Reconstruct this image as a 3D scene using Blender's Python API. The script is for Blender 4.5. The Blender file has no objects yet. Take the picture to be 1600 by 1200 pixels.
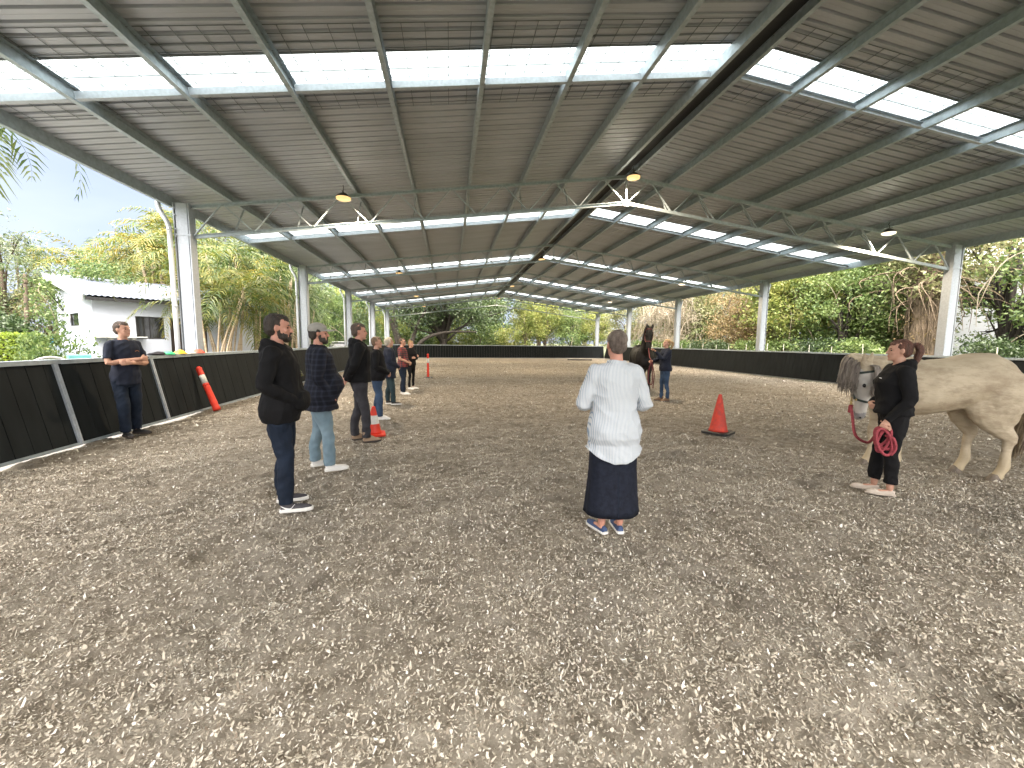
import bpy, bmesh, math, random
import numpy as np
from mathutils import Vector, Matrix, noise
random.seed(7); np.random.seed(7)
V = Vector
scene = bpy.context.scene
COL = scene.collection
PI = math.pi

# ------------------------------------------------------------------ materials
def nn(nt, t, **kw):
    n = nt.nodes.new(t)
    for k, v in kw.items():
        setattr(n, k, v)
    return n

def M(name, col, rough=.6, metal=0, var=.12, scale=8, bump=0, bscale=60, col2=None, spec=.5, stretch=None, coat=0, bdist=.004):
    """principled material with noise variation between col and col2 (or darker col)"""
    m = bpy.data.materials.new(name); m.use_nodes = True
    nt = m.node_tree; b = nt.nodes['Principled BSDF']
    b.inputs['Roughness'].default_value = rough
    b.inputs['Metallic'].default_value = metal
    b.inputs['Specular IOR Level'].default_value = spec
    if coat: b.inputs['Coat Weight'].default_value = coat
    tc = nn(nt, 'ShaderNodeTexCoord')
    src = tc.outputs['Object']
    if stretch:
        mp = nn(nt, 'ShaderNodeMapping'); mp.inputs['Scale'].default_value = stretch
        nt.links.new(src, mp.inputs['Vector']); src = mp.outputs['Vector']
    n = nn(nt, 'ShaderNodeTexNoise'); n.inputs['Scale'].default_value = scale; n.inputs['Detail'].default_value = 5
    nt.links.new(src, n.inputs['Vector'])
    r = nn(nt, 'ShaderNodeValToRGB')
    c2 = col2 if col2 else tuple(c*(1-var) for c in col)
    c1 = col if col2 else tuple(min(1, c*(1+var)) for c in col)
    r.color_ramp.elements[0].position = .32; r.color_ramp.elements[1].position = .68
    r.color_ramp.elements[0].color = (*c2, 1); r.color_ramp.elements[1].color = (*c1, 1)
    nt.links.new(n.outputs['Fac'], r.inputs['Fac']); nt.links.new(r.outputs['Color'], b.inputs['Base Color'])
    if bump:
        n2 = nn(nt, 'ShaderNodeTexNoise'); n2.inputs['Scale'].default_value = bscale; n2.inputs['Detail'].default_value = 4
        nt.links.new(src, n2.inputs['Vector'])
        bp = nn(nt, 'ShaderNodeBump'); bp.inputs['Strength'].default_value = bump; bp.inputs['Distance'].default_value = bdist
        nt.links.new(n2.outputs['Fac'], bp.inputs['Height']); nt.links.new(bp.outputs['Normal'], b.inputs['Normal'])
    return m

def leafmat(name, cols, rough=.5, trans=.35):
    cols = [tuple((.58 if 'palm' in name or 'straw' in name or 'tan' in name else .80)*(.9*x+.1*sum(q)/3) for x in q) for q in cols]
    m = bpy.data.materials.new(name); m.use_nodes = True
    nt = m.node_tree; b = nt.nodes['Principled BSDF']; out = nt.nodes['Material Output']
    b.inputs['Roughness'].default_value = rough
    g = nn(nt, 'ShaderNodeNewGeometry')
    tc = nn(nt, 'ShaderNodeTexCoord'); oi = nn(nt, 'ShaderNodeObjectInfo')
    n = nn(nt, 'ShaderNodeTexNoise'); n.inputs['Scale'].default_value = .55; n.inputs['Detail'].default_value = 2
    nt.links.new(tc.outputs['Object'], n.inputs['Vector'])
    a = nn(nt, 'ShaderNodeMath', operation='MULTIPLY_ADD'); a.inputs[1].default_value = .45
    nt.links.new(g.outputs['Random Per Island'], a.inputs[0]); nt.links.new(n.outputs['Fac'], a.inputs[2])
    a2 = nn(nt, 'ShaderNodeMath', operation='MULTIPLY_ADD'); a2.inputs[1].default_value = .22
    nt.links.new(oi.outputs['Random'], a2.inputs[0]); nt.links.new(a.outputs[0], a2.inputs[2])
    r = nn(nt, 'ShaderNodeValToRGB'); cr = r.color_ramp
    k = len(cols)
    cr.elements[0].position = .4; cr.elements[0].color = (*cols[0], 1)
    cr.elements[1].position = 1.15 if False else 1.0; cr.elements[1].color = (*cols[-1], 1)
    for i in range(1, k-1):
        e = cr.elements.new(.4+.6*i/(k-1)); e.color = (*cols[i], 1)
    nt.links.new(a2.outputs[0], r.inputs['Fac']); nt.links.new(r.outputs['Color'], b.inputs['Base Color'])
    t = nn(nt, 'ShaderNodeBsdfTranslucent'); nt.links.new(r.outputs['Color'], t.inputs['Color'])
    mx = nn(nt, 'ShaderNodeMixShader'); mx.inputs[0].default_value = trans
    nt.links.new(b.outputs[0], mx.inputs[1]); nt.links.new(t.outputs[0], mx.inputs[2])
    nt.links.new(mx.outputs[0], out.inputs['Surface'])
    return m

# ------------------------------------------------------------------ object tagging
def tag(o, label=None, cat=None, group=None, kind=None):
    if label: o['label'] = label
    if cat: o['category'] = cat
    if group: o['group'] = group
    if kind: o['kind'] = kind
    return o

def empty(name, loc=(0, 0, 0), rz=0, label=None, cat=None, group=None):
    o = bpy.data.objects.new(name, None); COL.objects.link(o)
    o.empty_display_size = .2
    o.location = loc; o.rotation_euler = (0, 0, rz)
    return tag(o, label, cat, group)

def copy_tree(o, parent=None):
    c = o.copy(); COL.objects.link(c)
    if parent is not None: c.parent = parent
    for ch in o.children: copy_tree(ch, c)
    return c

def face_heading(hx, hy): return math.atan2(-hx, hy)

def catmull(P, k=4):
    P = [V(p) for p in P]; out = []
    n = len(P)
    for i in range(n-1):
        p0 = P[max(i-1, 0)]; p1 = P[i]; p2 = P[i+1]; p3 = P[min(i+2, n-1)]
        for j in range(k):
            t = j/k
            out.append(.5*((2*p1)+(p2-p0)*t+(2*p0-5*p1+4*p2-p3)*t*t+(3*p1-p0-3*p2+p3)*t**3))
    out.append(P[-1]); return out

class MB:
    def __init__(s): s.v = []; s.f = []; s.m = []; s.mi = 0
    def add(s, vs, fs):
        o = len(s.v); s.v.extend([tuple(v) for v in vs]); s.f.extend([tuple(i+o for i in f) for f in fs]); s.m.extend([s.mi]*len(fs)); return s
    def box(s, c, d, R=None):
        x, y, z = d[0]/2, d[1]/2, d[2]/2
        P = [V((i, j, k)) for i in (-x, x) for j in (-y, y) for k in (-z, z)]
        if R is not None: P = [R @ p for p in P]
        c = V(c); P = [p+c for p in P]
        return s.add(P, [(0, 1, 3, 2), (4, 6, 7, 5), (0, 4, 5, 1), (2, 3, 7, 6), (0, 2, 6, 4), (1, 5, 7, 3)])
    def bar(s, a, b, w, h, up=(0, 0, 1)):
        a = V(a); b = V(b); d = b-a; L = d.length; d.normalize()
        u = V(up); x = d.cross(u)
        if x.length < 1e-4: x = d.cross(V((1, 0, 0)))
        x.normalize(); z = x.cross(d)
        R = Matrix((x, d, z)).transposed()
        return s.box((a+b)/2, (w, L, h), R)
    def channel(s, a, b, w, h, t, up=(0, 0, 1), side=1):
        """open C section from a to b: web plus two flanges (h along up)"""
        a = V(a); b = V(b); d = (b-a).normalized(); u = V(up); x = d.cross(u).normalized(); z = x.cross(d)
        s.bar(a+x*side*(-w/2+t/2), b+x*side*(-w/2+t/2), t, h, up)
        for q in (-1, 1):
            s.bar(a+z*q*(h/2-t/2)+x*side*t/2, b+z*q*(h/2-t/2)+x*side*t/2, w-t-.001, t, up)
        return s
    def rings(s, R, caps=True):
        """loft through equal-length rings of points"""
        n = len(R[0]); vs = [p for r in R for p in r]; fs = []
        for i in range(len(R)-1):
            for j in range(n):
                a = i*n+j; b = i*n+(j+1) % n
                fs.append((a, b, b+n, a+n))
        if caps:
            for k, r in ((0, R[0]), (len(R)-1, R[-1])):
                c = sum((V(p) for p in r), V())/n; vs.append(c); ci = len(vs)-1
                for j in range(n):
                    a = k*n+j; b = k*n+(j+1) % n
                    fs.append((b, a, ci) if k == 0 else (a, b, ci))
        return s.add(vs, fs)
    def tube(s, P, rad, n=10, smooth=0, flat=1, up=None, round_=True):
        """tapered tube; rad list of r or (ra, rb): ra along side vector, rb along up"""
        P = [V(p) for p in P]
        if not isinstance(rad, (list, tuple)): rad = [rad]*len(P)
        rad = [(r, r*flat) if not isinstance(r, (list, tuple)) else r for r in rad]
        if smooth:
            rr = catmull([(r[0], r[1], 0) for r in rad], smooth); P = catmull(P, smooth)
            rad = [(max(r[0], .0005), max(r[1], .0005)) for r in rr]
        R = []; prev = V(up) if up else None
        N = len(P)
        def frame(i):
            nonlocal prev
            t = (P[min(i+1, N-1)]-P[max(i-1, 0)]).normalized()
            if prev is None: prev = V((0, 0, 1)) if abs(t.z) < .9 else V((0, 1, 0))
            x = t.cross(prev)
            if x.length < 1e-4: x = t.orthogonal()
            x.normalize(); z = x.cross(t).normalized()
            if not up: prev = z
            return t, x, z
        for i in range(N):
            t, x, z = frame(i)
            def ring(c, ra, rb): return [c+x*ra*math.cos(2*PI*j/n)+z*rb*math.sin(2*PI*j/n) for j in range(n)]
            if round_ and i == 0:
                for q in (.35, .8):
                    k = math.sqrt(1-(1-q)**2)*.98; R.append(ring(P[0]-t*min(rad[0])*(1-q), rad[0][0]*k, rad[0][1]*k))
            R.append(ring(P[i], *rad[i]))
            if round_ and i == N-1:
                for q in (.8, .35):
                    k = math.sqrt(1-(1-q)**2)*.98; R.append(ring(P[-1]+t*min(rad[-1])*(1-q), rad[-1][0]*k, rad[-1][1]*k))
        return s.rings(R)
    def ell(s, c, r, R=None, n=14, k=9):
        c = V(c); rg = []
        for i in range(1, k):
            ph = PI*i/k
            ring = []
            for j in range(n):
                a = 2*PI*j/n
                p = V((r[0]*math.sin(ph)*math.cos(a), r[1]*math.sin(ph)*math.sin(a), -r[2]*math.cos(ph)))
                ring.append(c+(R @ p if R is not None else p))
            rg.append(ring)
        return s.rings(rg)
    def lathe(s, prof, c=(0, 0, 0), n=20, caps=True):
        c = V(c)
        return s.rings([[c+V((r*math.cos(2*PI*j/n), r*math.sin(2*PI*j/n), z)) for j in range(n)] for r, z in prof], caps)
    def xf(s, Mx, start=0):
        for i in range(start, len(s.v)): s.v[i] = tuple(Mx @ V(s.v[i]))
        return s
    def build(s, name, mats, parent=None, smooth=False, world=False):
        me = bpy.data.meshes.new(name)
        off = V((0, 0, 0))
        if world and parent is not None:
            p = parent
            while p is not None: off += p.location; p = p.parent
        me.from_pydata([tuple(V(v)-off) for v in s.v], [], s.f)
        if not isinstance(mats, (list, tuple)): mats = [mats]
        for m in mats: me.materials.append(m)
        if len(mats) > 1: me.polygons.foreach_set('material_index', s.m)
        if smooth: me.polygons.foreach_set('use_smooth', [True]*len(me.polygons))
        me.update()
        o = bpy.data.objects.new(name, me); COL.objects.link(o)
        if parent is not None: o.parent = parent
        return o

def recalc(o):
    bm = bmesh.new(); bm.from_mesh(o.data); bmesh.ops.recalc_face_normals(bm, faces=bm.faces); bm.to_mesh(o.data); bm.free(); return o

def fuse(name, mb, voxel, mats, parent=None, smooth=3, wr=None, pick=None):
    """union of overlapping closed shapes into ONE continuous surface; wr = displacement function; pick = material index by position"""
    o = mb.build('tmp', mats if isinstance(mats, (list, tuple)) else [mats])
    recalc(o)
    r = o.modifiers.new('r', 'REMESH'); r.mode = 'VOXEL'; r.voxel_size = voxel; r.use_smooth_shade = True
    if smooth:
        q = o.modifiers.new('s', 'SMOOTH'); q.factor = .5; q.iterations = smooth
    dg = bpy.context.evaluated_depsgraph_get(); dg.update()
    me = bpy.data.meshes.new_from_object(o.evaluated_get(dg)); me.name = name
    old = o.data; bpy.data.objects.remove(o); bpy.data.meshes.remove(old)
    if wr:
        n = len(me.vertices); co = np.empty(n*3); no = np.empty(n*3)
        me.vertices.foreach_get('co', co); me.vertices.foreach_get('normal', no)
        co = co.reshape(-1, 3); no = no.reshape(-1, 3)
        d = np.array([wr(V(c), V(m)) for c, m in zip(co.tolist(), no.tolist())])
        co = co+no*d[:, None]; me.vertices.foreach_set('co', co.ravel())
    me.materials.clear()
    for m in (mats if isinstance(mats, (list, tuple)) else [mats]): me.materials.append(m)
    n = len(me.polygons)
    if pick:
        me.polygons.foreach_set('material_index', [pick(p.center, p.normal) for p in me.polygons])
    me.polygons.foreach_set('use_smooth', [True]*n); me.update()
    ob = bpy.data.objects.new(name, me); COL.objects.link(ob)
    if parent is not None: ob.parent = parent
    return ob

def np_mesh(name, verts, faces, mats, parent=None, smooth=False, mi=None):
    me = bpy.data.meshes.new(name); k = faces.shape[1]
    me.vertices.add(len(verts)); me.vertices.foreach_set('co', np.ascontiguousarray(verts, dtype=np.float32).ravel())
    me.loops.add(faces.size); me.loops.foreach_set('vertex_index', np.ascontiguousarray(faces, dtype=np.int32).ravel())
    me.polygons.add(len(faces)); me.polygons.foreach_set('loop_start', np.arange(0, faces.size, k, dtype=np.int32))
    try: me.polygons.foreach_set('loop_total', np.full(len(faces), k, dtype=np.int32))
    except Exception: pass
    for m in (mats if isinstance(mats, (list, tuple)) else [mats]): me.materials.append(m)
    if mi is not None: me.polygons.foreach_set('material_index', np.ascontiguousarray(mi, dtype=np.int32))
    if smooth: me.polygons.foreach_set('use_smooth', np.ones(len(faces), dtype=bool))
    me.update(calc_edges=True); me.validate()
    o = bpy.data.objects.new(name, me); COL.objects.link(o)
    if parent is not None: o.parent = parent
    return o

def vnoise(x, y, seed=0):
    """vectorised 2-D value noise, -1..1"""
    rs = np.random.RandomState(seed); T = rs.rand(256, 256)*2-1
    xi = np.floor(x).astype(int); yi = np.floor(y).astype(int); fx = x-xi; fy = y-yi
    fx = fx*fx*(3-2*fx); fy = fy*fy*(3-2*fy)
    a = T[xi % 256, yi % 256]; b = T[(xi+1) % 256, yi % 256]; c = T[xi % 256, (yi+1) % 256]; d = T[(xi+1) % 256, (yi+1) % 256]
    return (a*(1-fx)+b*fx)*(1-fy)+(c*(1-fx)+d*fx)*fy
SKY_STR, ZEN, BACK, CLOUD, SUN, EXPO = .12, 8.8, 3.3, 2.1, .8, 2.3
# ------------------------------------------------------------------ camera (measured from the photograph)
f_px = 642.3
r_ = V((0.98891, -0.14824, 0.0092)); u_ = V((0.00596, 0.10151, 0.99482)); F_ = V((0.1484, 0.98373, -0.10127))
cam = bpy.data.cameras.new('Camera'); co = bpy.data.objects.new('Camera', cam); COL.objects.link(co)
cam.sensor_width = 36; cam.lens = 36*f_px/1600; cam.clip_end = 2000; cam.clip_start = .05
mx = Matrix((r_, u_, -F_)).transposed().to_4x4(); mx.translation = V((0, 0, 1.55)); co.matrix_world = mx
scene.camera = co

# ------------------------------------------------------------------ materials
galv = M('galvanised_steel', (.44, .51, .57), .45, .35, scale=14, col2=(.33, .385, .43), bump=.15, bscale=40)
galv_post = M('galvanised_post', (.47, .52, .59), .5, .3, scale=22, col2=(.39, .43, .49), bump=.1, bscale=30)
white_pvc = M('pvc_pipe', (.52, .56, .62), .35, 0, var=.05)
def roofmat():
    m = M('steel_roof_sheet', (.45, .475, .53), .40, .25, scale=1.2, col2=(.37, .395, .44), stretch=(.4, 2, 1))
    return m
roof_m = roofmat()
housing_m = M('dark_ridge_plate', (.035, .037, .04), .5, .3)
roof_top = M('roof_outside', (.35, .36, .37), .4, .3)
skyl = bpy.data.materials.new('skylight_sheet'); skyl.use_nodes = True
nt = skyl.node_tree; out = nt.nodes['Material Output']
tr = nn(nt, 'ShaderNodeBsdfTranslucent'); tr.inputs['Color'].default_value = (.86, .93, .96, 1)
tp = nn(nt, 'ShaderNodeBsdfTransparent'); tp.inputs['Color'].default_value = (.2, .23, .24, 1)
gl = nt.nodes['Principled BSDF']; gl.inputs['Base Color'].default_value = (.8, .86, .88, 1); gl.inputs['Roughness'].default_value = .3
m1 = nn(nt, 'ShaderNodeMixShader'); m1.inputs[0].default_value = .12
m2 = nn(nt, 'ShaderNodeMixShader'); m2.inputs[0].default_value = .12
tcn = nn(nt, 'ShaderNodeTexCoord'); wv = nn(nt, 'ShaderNodeTexNoise'); wv.inputs['Scale'].default_value = 1.3
mpn = nn(nt, 'ShaderNodeMapping'); mpn.inputs['Scale'].default_value = (.5, 5, 1)
nt.links.new(tcn.outputs['Object'], mpn.inputs['Vector']); nt.links.new(mpn.outputs['Vector'], wv.inputs['Vector'])
rp = nn(nt, 'ShaderNodeValToRGB'); rp.color_ramp.elements[0].color = (.34, .40, .43, 1); rp.color_ramp.elements[1].color = (.46, .52, .54, 1)
rp.color_ramp.elements[0].position = .3; rp.color_ramp.elements[1].position = .7
nt.links.new(wv.outputs['Fac'], rp.inputs['Fac']); nt.links.new(rp.outputs['Color'], tr.inputs['Color'])
nt.links.new(tr.outputs[0], m1.inputs[1]); nt.links.new(tp.outputs[0], m1.inputs[2])
nt.links.new(m1.outputs[0], m2.inputs[1]); nt.links.new(gl.outputs[0], m2.inputs[2]); nt.links.new(m2.outputs[0], out.inputs['Surface'])
board = M('dark_rubber_board', (.015, .019, .021), .75, 0, scale=6, col2=(.009, .0115, .013), bump=.2, bscale=90, stretch=(1, 1, .12), spec=.15)
board_far = board
wire = M('mesh_wire', (.16, .18, .19), .6, .2)
blackm = M('black_plastic', (.02, .02, .02), .5)
redp = M('orange_red_plastic', (.75, .045, .02), .42, 0, var=.1, scale=10, col2=(.60, .04, .02), spec=.4)
redw = M('worn_red_cone', (.72, .05, .02), .5, 0, scale=14, col2=(.45, .045, .03))
whiteband = M('reflective_band', (.72, .72, .68), .4, 0, scale=12, col2=(.55, .54, .5))
whitep = M('white_paint', (.47, .51, .60), .6, 0, var=.03, scale=3, bump=.05, bscale=50)
darkglass = M('dark_window_glass', (.012, .014, .015), .06, 0, var=.1, spec=.7)
alu = M('window_aluminium', (.03, .03, .032), .4, .2)
woodm = M('dark_door_wood', (.035, .025, .022), .4, 0, scale=3, stretch=(8, 8, .5))

# ------------------------------------------------------------------ arena floor: sand, shell chips
XL, XR, Y0, Y1 = -5.32, 15.32, -5.2, 39.6
def ground_h(x, y):
    fade = np.clip((30-np.hypot(x, y))/26, .25, 1)
    h = .030*vnoise(x*1.1+5, y*1.1, 1)+.026*vnoise(x*3.1, y*2.6, 2)+.017*vnoise(x*7.3, y*7.1, 3)
    ridg = 1-np.abs(vnoise(x*4.2+20, y*3.4+9, 9)); h += .018*(ridg**3-.4)
    dent = np.clip(vnoise(x*2.3+40, y*2.3, 12)-.45, 0, 1); h -= .15*dent; h -= .05*np.clip(vnoise(x*5.1+70, y*4.7, 14)-.5, 0, 1)
    h += .009*vnoise(x*17, y*16, 4)+.006*vnoise(x*38, y*41, 5)
    ac = (-.33*x+.94*y); al = (.94*x+.33*y); h += .024*vnoise(ac*4.2, al*.5, 31)+.013*vnoise(ac*11, al*1.1, 32)
    return (h*.8-.012)*fade

sandm = bpy.data.materials.new('arena_sand'); sandm.use_nodes = True
nt = sandm.node_tree; b = nt.nodes['Principled BSDF']; b.inputs['Roughness'].default_value = .9; b.inputs['Specular IOR Level'].default_value = .25
tc = nn(nt, 'ShaderNodeTexCoord')
def tn(scale, detail=4, typ='ShaderNodeTexNoise'):
    n = nn(nt, typ); n.inputs['Scale'].default_value = scale
    if 'Detail' in n.inputs: n.inputs['Detail'].default_value = detail
    nt.links.new(tc.outputs['Object'], n.inputs['Vector']); return n
n1 = tn(1.1, 5); n2 = tn(9, 6)
ramp = nn(nt, 'ShaderNodeValToRGB'); cr = ramp.color_ramp
cr.elements[0].position = .35; cr.elements[0].color = (.45, .40, .325, 1); cr.elements[1].position = .65; cr.elements[1].color = (.60, .54, .45, 1)
nt.links.new(n1.outputs['Fac'], ramp.inputs['Fac'])
ramp2 = nn(nt, 'ShaderNodeValToRGB'); cr = ramp2.color_ramp
cr.elements[0].position = .38; cr.elements[0].color = (.55, .53, .50, 1); cr.elements[1].position = .6; cr.elements[1].color = (1, 1, 1, 1)
nt.links.new(n2.outputs['Fac'], ramp2.inputs['Fac'])
mul = nn(nt, 'ShaderNodeMix', data_type='RGBA', blend_type='MULTIPLY'); mul.inputs[0].default_value = .8
nt.links.new(ramp.outputs['Color'], mul.inputs[6]); nt.links.new(ramp2.outputs['Color'], mul.inputs[7])
# speckle of chips pressed into the sand
vo = tn(42, typ='ShaderNodeTexVoronoi'); vo.feature = 'F1'
wn = nn(nt, 'ShaderNodeTexWhiteNoise'); nt.links.new(vo.outputs['Color'], wn.inputs['Vector'])
sp = nn(nt, 'ShaderNodeValToRGB'); cr = sp.color_ramp; cr.interpolation = 'CONSTANT'
cr.elements[0].position = 0; cr.elements[0].color = (.33, .285, .22, 1)
for pos, c in ((.3, (.46, .41, .33)), (.55, (.58, .525, .435)), (.8, (.70, .66, .58)), (.93, (.88, .86, .81))):
    e = cr.elements.new(pos); e.color = (*c, 1)
cr.elements.remove(cr.elements[-1])
nt.links.new(wn.outputs['Value'], sp.inputs['Fac'])
msk = nn(nt, 'ShaderNodeMath', operation='LESS_THAN'); msk.inputs[1].default_value = .42; nt.links.new(vo.outputs['Distance'], msk.inputs[0])
n3 = tn(2.2, 4); mk = nn(nt, 'ShaderNodeMapRange'); mk.inputs[1].default_value = .3; mk.inputs[2].default_value = .55; mk.inputs[3].default_value = .35; mk.inputs[4].default_value = .95
nt.links.new(n3.outputs['Fac'], mk.inputs[0]); mm = nn(nt, 'ShaderNodeMath', operation='MULTIPLY'); nt.links.new(msk.outputs[0], mm.inputs[0]); nt.links.new(mk.outputs[0], mm.inputs[1])
mix = nn(nt, 'ShaderNodeMix', data_type='RGBA'); nt.links.new(mm.outputs[0], mix.inputs[0]); nt.links.new(mul.outputs[2], mix.inputs[6]); nt.links.new(sp.outputs['Color'], mix.inputs[7])
nt.links.new(mix.outputs[2], b.inputs['Base Color'])
bp = nn(nt, 'ShaderNodeBump'); bp.inputs['Strength'].default_value = 1; bp.inputs['Distance'].default_value = .03
n4 = tn(30, 6); av = nn(nt, 'ShaderNodeMath', operation='MULTIPLY_ADD'); av.inputs[1].default_value = .8; nt.links.new(wn.outputs['Value'], av.inputs[0]); nt.links.new(n4.outputs['Fac'], av.inputs[2])
nt.links.new(av.outputs[0], bp.inputs['Height']); nt.links.new(bp.outputs['Normal'], b.inputs['Normal'])

def grid_sheet(xs, ys):
    X, Y = np.meshgrid(xs, ys); Z = ground_h(X, Y)
    v = np.stack([X.ravel(), Y.ravel(), Z.ravel()], 1); nx = len(xs); ny = len(ys)
    i = np.arange((nx-1)*(ny-1)); r = i//(nx-1); c = i % (nx-1); a = r*nx+c
    return v, np.stack([a, a+1, a+1+nx, a+nx], 1)
def graded(a, b, c, fine, grow, coarse):
    """coordinates from a to b, fine spacing around c growing away from it"""
    out = [c]; s = fine
    while out[-1] < b: out.append(out[-1]+s); s = min(coarse, s*grow) if out[-1]-c > 4.5 else fine
    lo = [c]; s = fine
    while lo[-1] > a: lo.append(lo[-1]-s); s = min(coarse, s*grow) if c-lo[-1] > 4.5 else fine
    x = np.array(lo[:0:-1]+out); x = x[(x > a) & (x < b)]; return np.concatenate([[a], x, [b]])
xs = graded(XL-.02, XR+.02, 1.2, .02, 1.012, .09); ys = graded(Y0, Y1+.02, 4.0, .02, 1.015, .12)
v, f = grid_sheet(xs, ys)
fl = np_mesh('arena_floor', v, f, sandm, smooth=True); tag(fl, kind='structure')

chipm = bpy.data.materials.new('shell_chip'); chipm.use_nodes = True
nt = chipm.node_tree; b = nt.nodes['Principled BSDF']; b.inputs['Roughness'].default_value = .75; b.inputs['Specular IOR Level'].default_value = .3
g = nn(nt, 'ShaderNodeNewGeometry'); sp = nn(nt, 'ShaderNodeValToRGB'); cr = sp.color_ramp
cr.elements[0].position = .08; cr.elements[0].color = (.20, .165, .125, 1); cr.elements[1].position = 1; cr.elements[1].color = (.93, .91, .87, 1)
for pos, c in ((.3, (.47, .42, .34)), (.78, (.60, .545, .455)), (.89, (.70, .65, .565)), (.96, (.86, .83, .77))):
    e = cr.elements.new(pos); e.color = (*c, 1)
nt.links.new(g.outputs['Random Per Island'], sp.inputs['Fac']); nt.links.new(sp.outputs['Color'], b.inputs['Base Color'])

rng = np.random.RandomState(3)
def chips(n, rmin, rmax, smin, smax, ha):
    # density falls with distance from the arena's near end; uniform in polar radius
    r = rmin+(rmax-rmin)*rng.rand(n)**.75; a = rng.rand(n)*2*PI
    a = -.15+(rng.rand(n)-.5)*2*math.radians(ha)
    ang = a+0*a; x = r*np.sin(ang+.30); y = r*np.cos(ang+.30)
    keep = (x > XL+.05) & (x < XR-.05) & (y > Y0) & (y < Y1-.1)
    cl = vnoise(x*2.4, y*2.4, 21)*.5+vnoise(x*.8, y*.8, 22)*.5+vnoise(x*8, y*8, 23)*.35
    keep &= rng.rand(n) < np.clip(.78+cl*.5, .12, 1)
    x = x[keep]; y = y[keep]; r = r[keep]; n = len(x)
    s = smin+(smax-smin)*rng.rand(n)**2.2
    s *= 1+np.clip(r-6, 0, 20)*.03
    asp = .22+.42*rng.rand(n)**1.3; th = rng.rand(n)*2*PI
    tilt = rng.randn(n)*.55; tdir = rng.rand(n)*2*PI
    cx, sx = np.cos(th), np.sin(th)
    # local corners: pentagon chip as 2 quads (bent) -> use 6 verts
    L = np.array([(-1, -.25), (-.35, -1), (.7, -.8), (1, .3), (.2, 1), (-.75, .7)])
    J = 1+(rng.rand(n, 6)-.5)*.9
    lx = L[None, :, 0]*J*s[:, None]*.5; ly = L[None, :, 1]*J*(s*asp)[:, None]*.5
    wx = lx*cx[:, None]-ly*sx[:, None]; wy = lx*sx[:, None]+ly*cx[:, None]
    bend = (lx**2)/(s[:, None]+1e-6)*(.5*rng.randn(n)[:, None]+.25)
    wz = (wx*np.cos(tdir)[:, None]+wy*np.sin(tdir)[:, None])*np.tan(np.clip(tilt, -1.1, 1.1))[:, None]+bend
    z0 = ground_h(x, y)+.0015+.35*s*np.abs(np.sin(tilt))*.5+rng.rand(n)*.003
    v = np.stack([x[:, None]+wx, y[:, None]+wy, z0[:, None]+wz], 2).reshape(-1, 3)
    base = np.arange(n)[:, None]*6
    f = np.concatenate([base+np.array([[0, 1, 2, 3]]), base+np.array([[0, 3, 4, 5]])], 0)
    return v, f
allv = []; allf = []; o = 0
for args in ((820000, .5, 7.5, .006, .022, 100), (430000, 4, 15, .009, .027, 84), (240000, 9, 32, .016, .04, 70)):
    v, f = chips(*args); allv.append(v); allf.append(f+o); o += len(v)
ch = np_mesh('shell_chips', np.concatenate(allv), np.concatenate(allf), chipm)
tag(ch, 'pale broken shell chips and clods covering the arena sand', 'shell chips', kind='stuff')

# outside ground
grassm = M('grass_ground', (.075, .085, .035), .9, 0, scale=.6, col2=(.05, .06, .028), bump=1, bscale=30, bdist=.05)
pave = M('pale_path', (.27, .26, .24), .8, 0, scale=2, col2=(.2, .195, .18))
g = MB(); S = 600
g.add([(-S, -S, -.12), (S, -S, -.12), (S, S, -.12), (-S, S, -.12)], [(0, 1, 2, 3)]); tag(g.build('ground', grassm), kind='structure')
g = MB(); g.add([(-10.5, -6, -.116), (-5.45, -6, -.116), (-5.45, 44, -.116), (-10.5, 44, -.116)], [(0, 1, 2, 3)])
tag(g.build('path', pave), kind='structure')
g = MB(); g.add([(-5.449, 39.9, -.112), (30, 39.9, -.112), (30, 47, -.112), (-5.449, 47, -.112)], [(0, 1, 2, 3)])
tag(g.build('gravel_track', pave), kind='structure')

# ------------------------------------------------------------------ shelter
XM, HR, SL = 4.8, 6.11, .128
def pz(x): return HR-SL*abs(x-XM)         # underside plane of the purlins
sh = empty('arena_shelter', (XM, 19, 0), 0, 'large open sided galvanised steel shelter with ribbed roof and skylight strips over the arena', 'arena shelter')
RY0, RY1 = -5.0, 43.6
strips = [6.42+8*k for k in range(-1, 5)]; SW = .78
def sheet_y(y0, y1, pitch=.20, hgt=.040):
    """trapezoid profile along y"""
    out = []; y = y0
    n = max(1, round((y1-y0)/pitch)); p = (y1-y0)/n
    for i in range(n):
        a = y0+i*p
        out += [(a, 0), (a+p*.30, 0), (a+p*.31, .003), (a+p*.345, .003), (a+p*.355, 0), (a+p*.70, 0), (a+p*.75, hgt), (a+p*.92, hgt), (a+p*.97, 0)]
    out.append((y1, 0)); return out
def roof_piece(name, side, y0, y1, mat, top):
    pr = sheet_y(y0, y1); xe = 11.45*side; mb = MB()
    zt = HR+.205
    xs_ = [0.02*side, xe]
    vs = []
    for (y, h) in pr:
        for dx in xs_: vs.append((XM+dx, y, zt-SL*abs(dx)+h+top))
    fs = []
    for i in range(len(pr)-1):
        a = 2*i; fs.append((a, a+1, a+3, a+2))
    mb.add(vs, fs); return mb.build(name, mat, sh, world=True)
edges = [RY0]
for s0 in strips: edges += [s0, s0+SW]
edges.append(RY1)
for side in (-1, 1):
    for i in range(len(edges)-1):
        a, b_ = edges[i], edges[i+1]
        if i % 2 == 0: o = roof_piece('roof_sheet', side, a, b_, roof_m, 0)
        else: o = roof_piece('skylight_panel', side, a-.04, b_+.04, skyl, .006)
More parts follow.
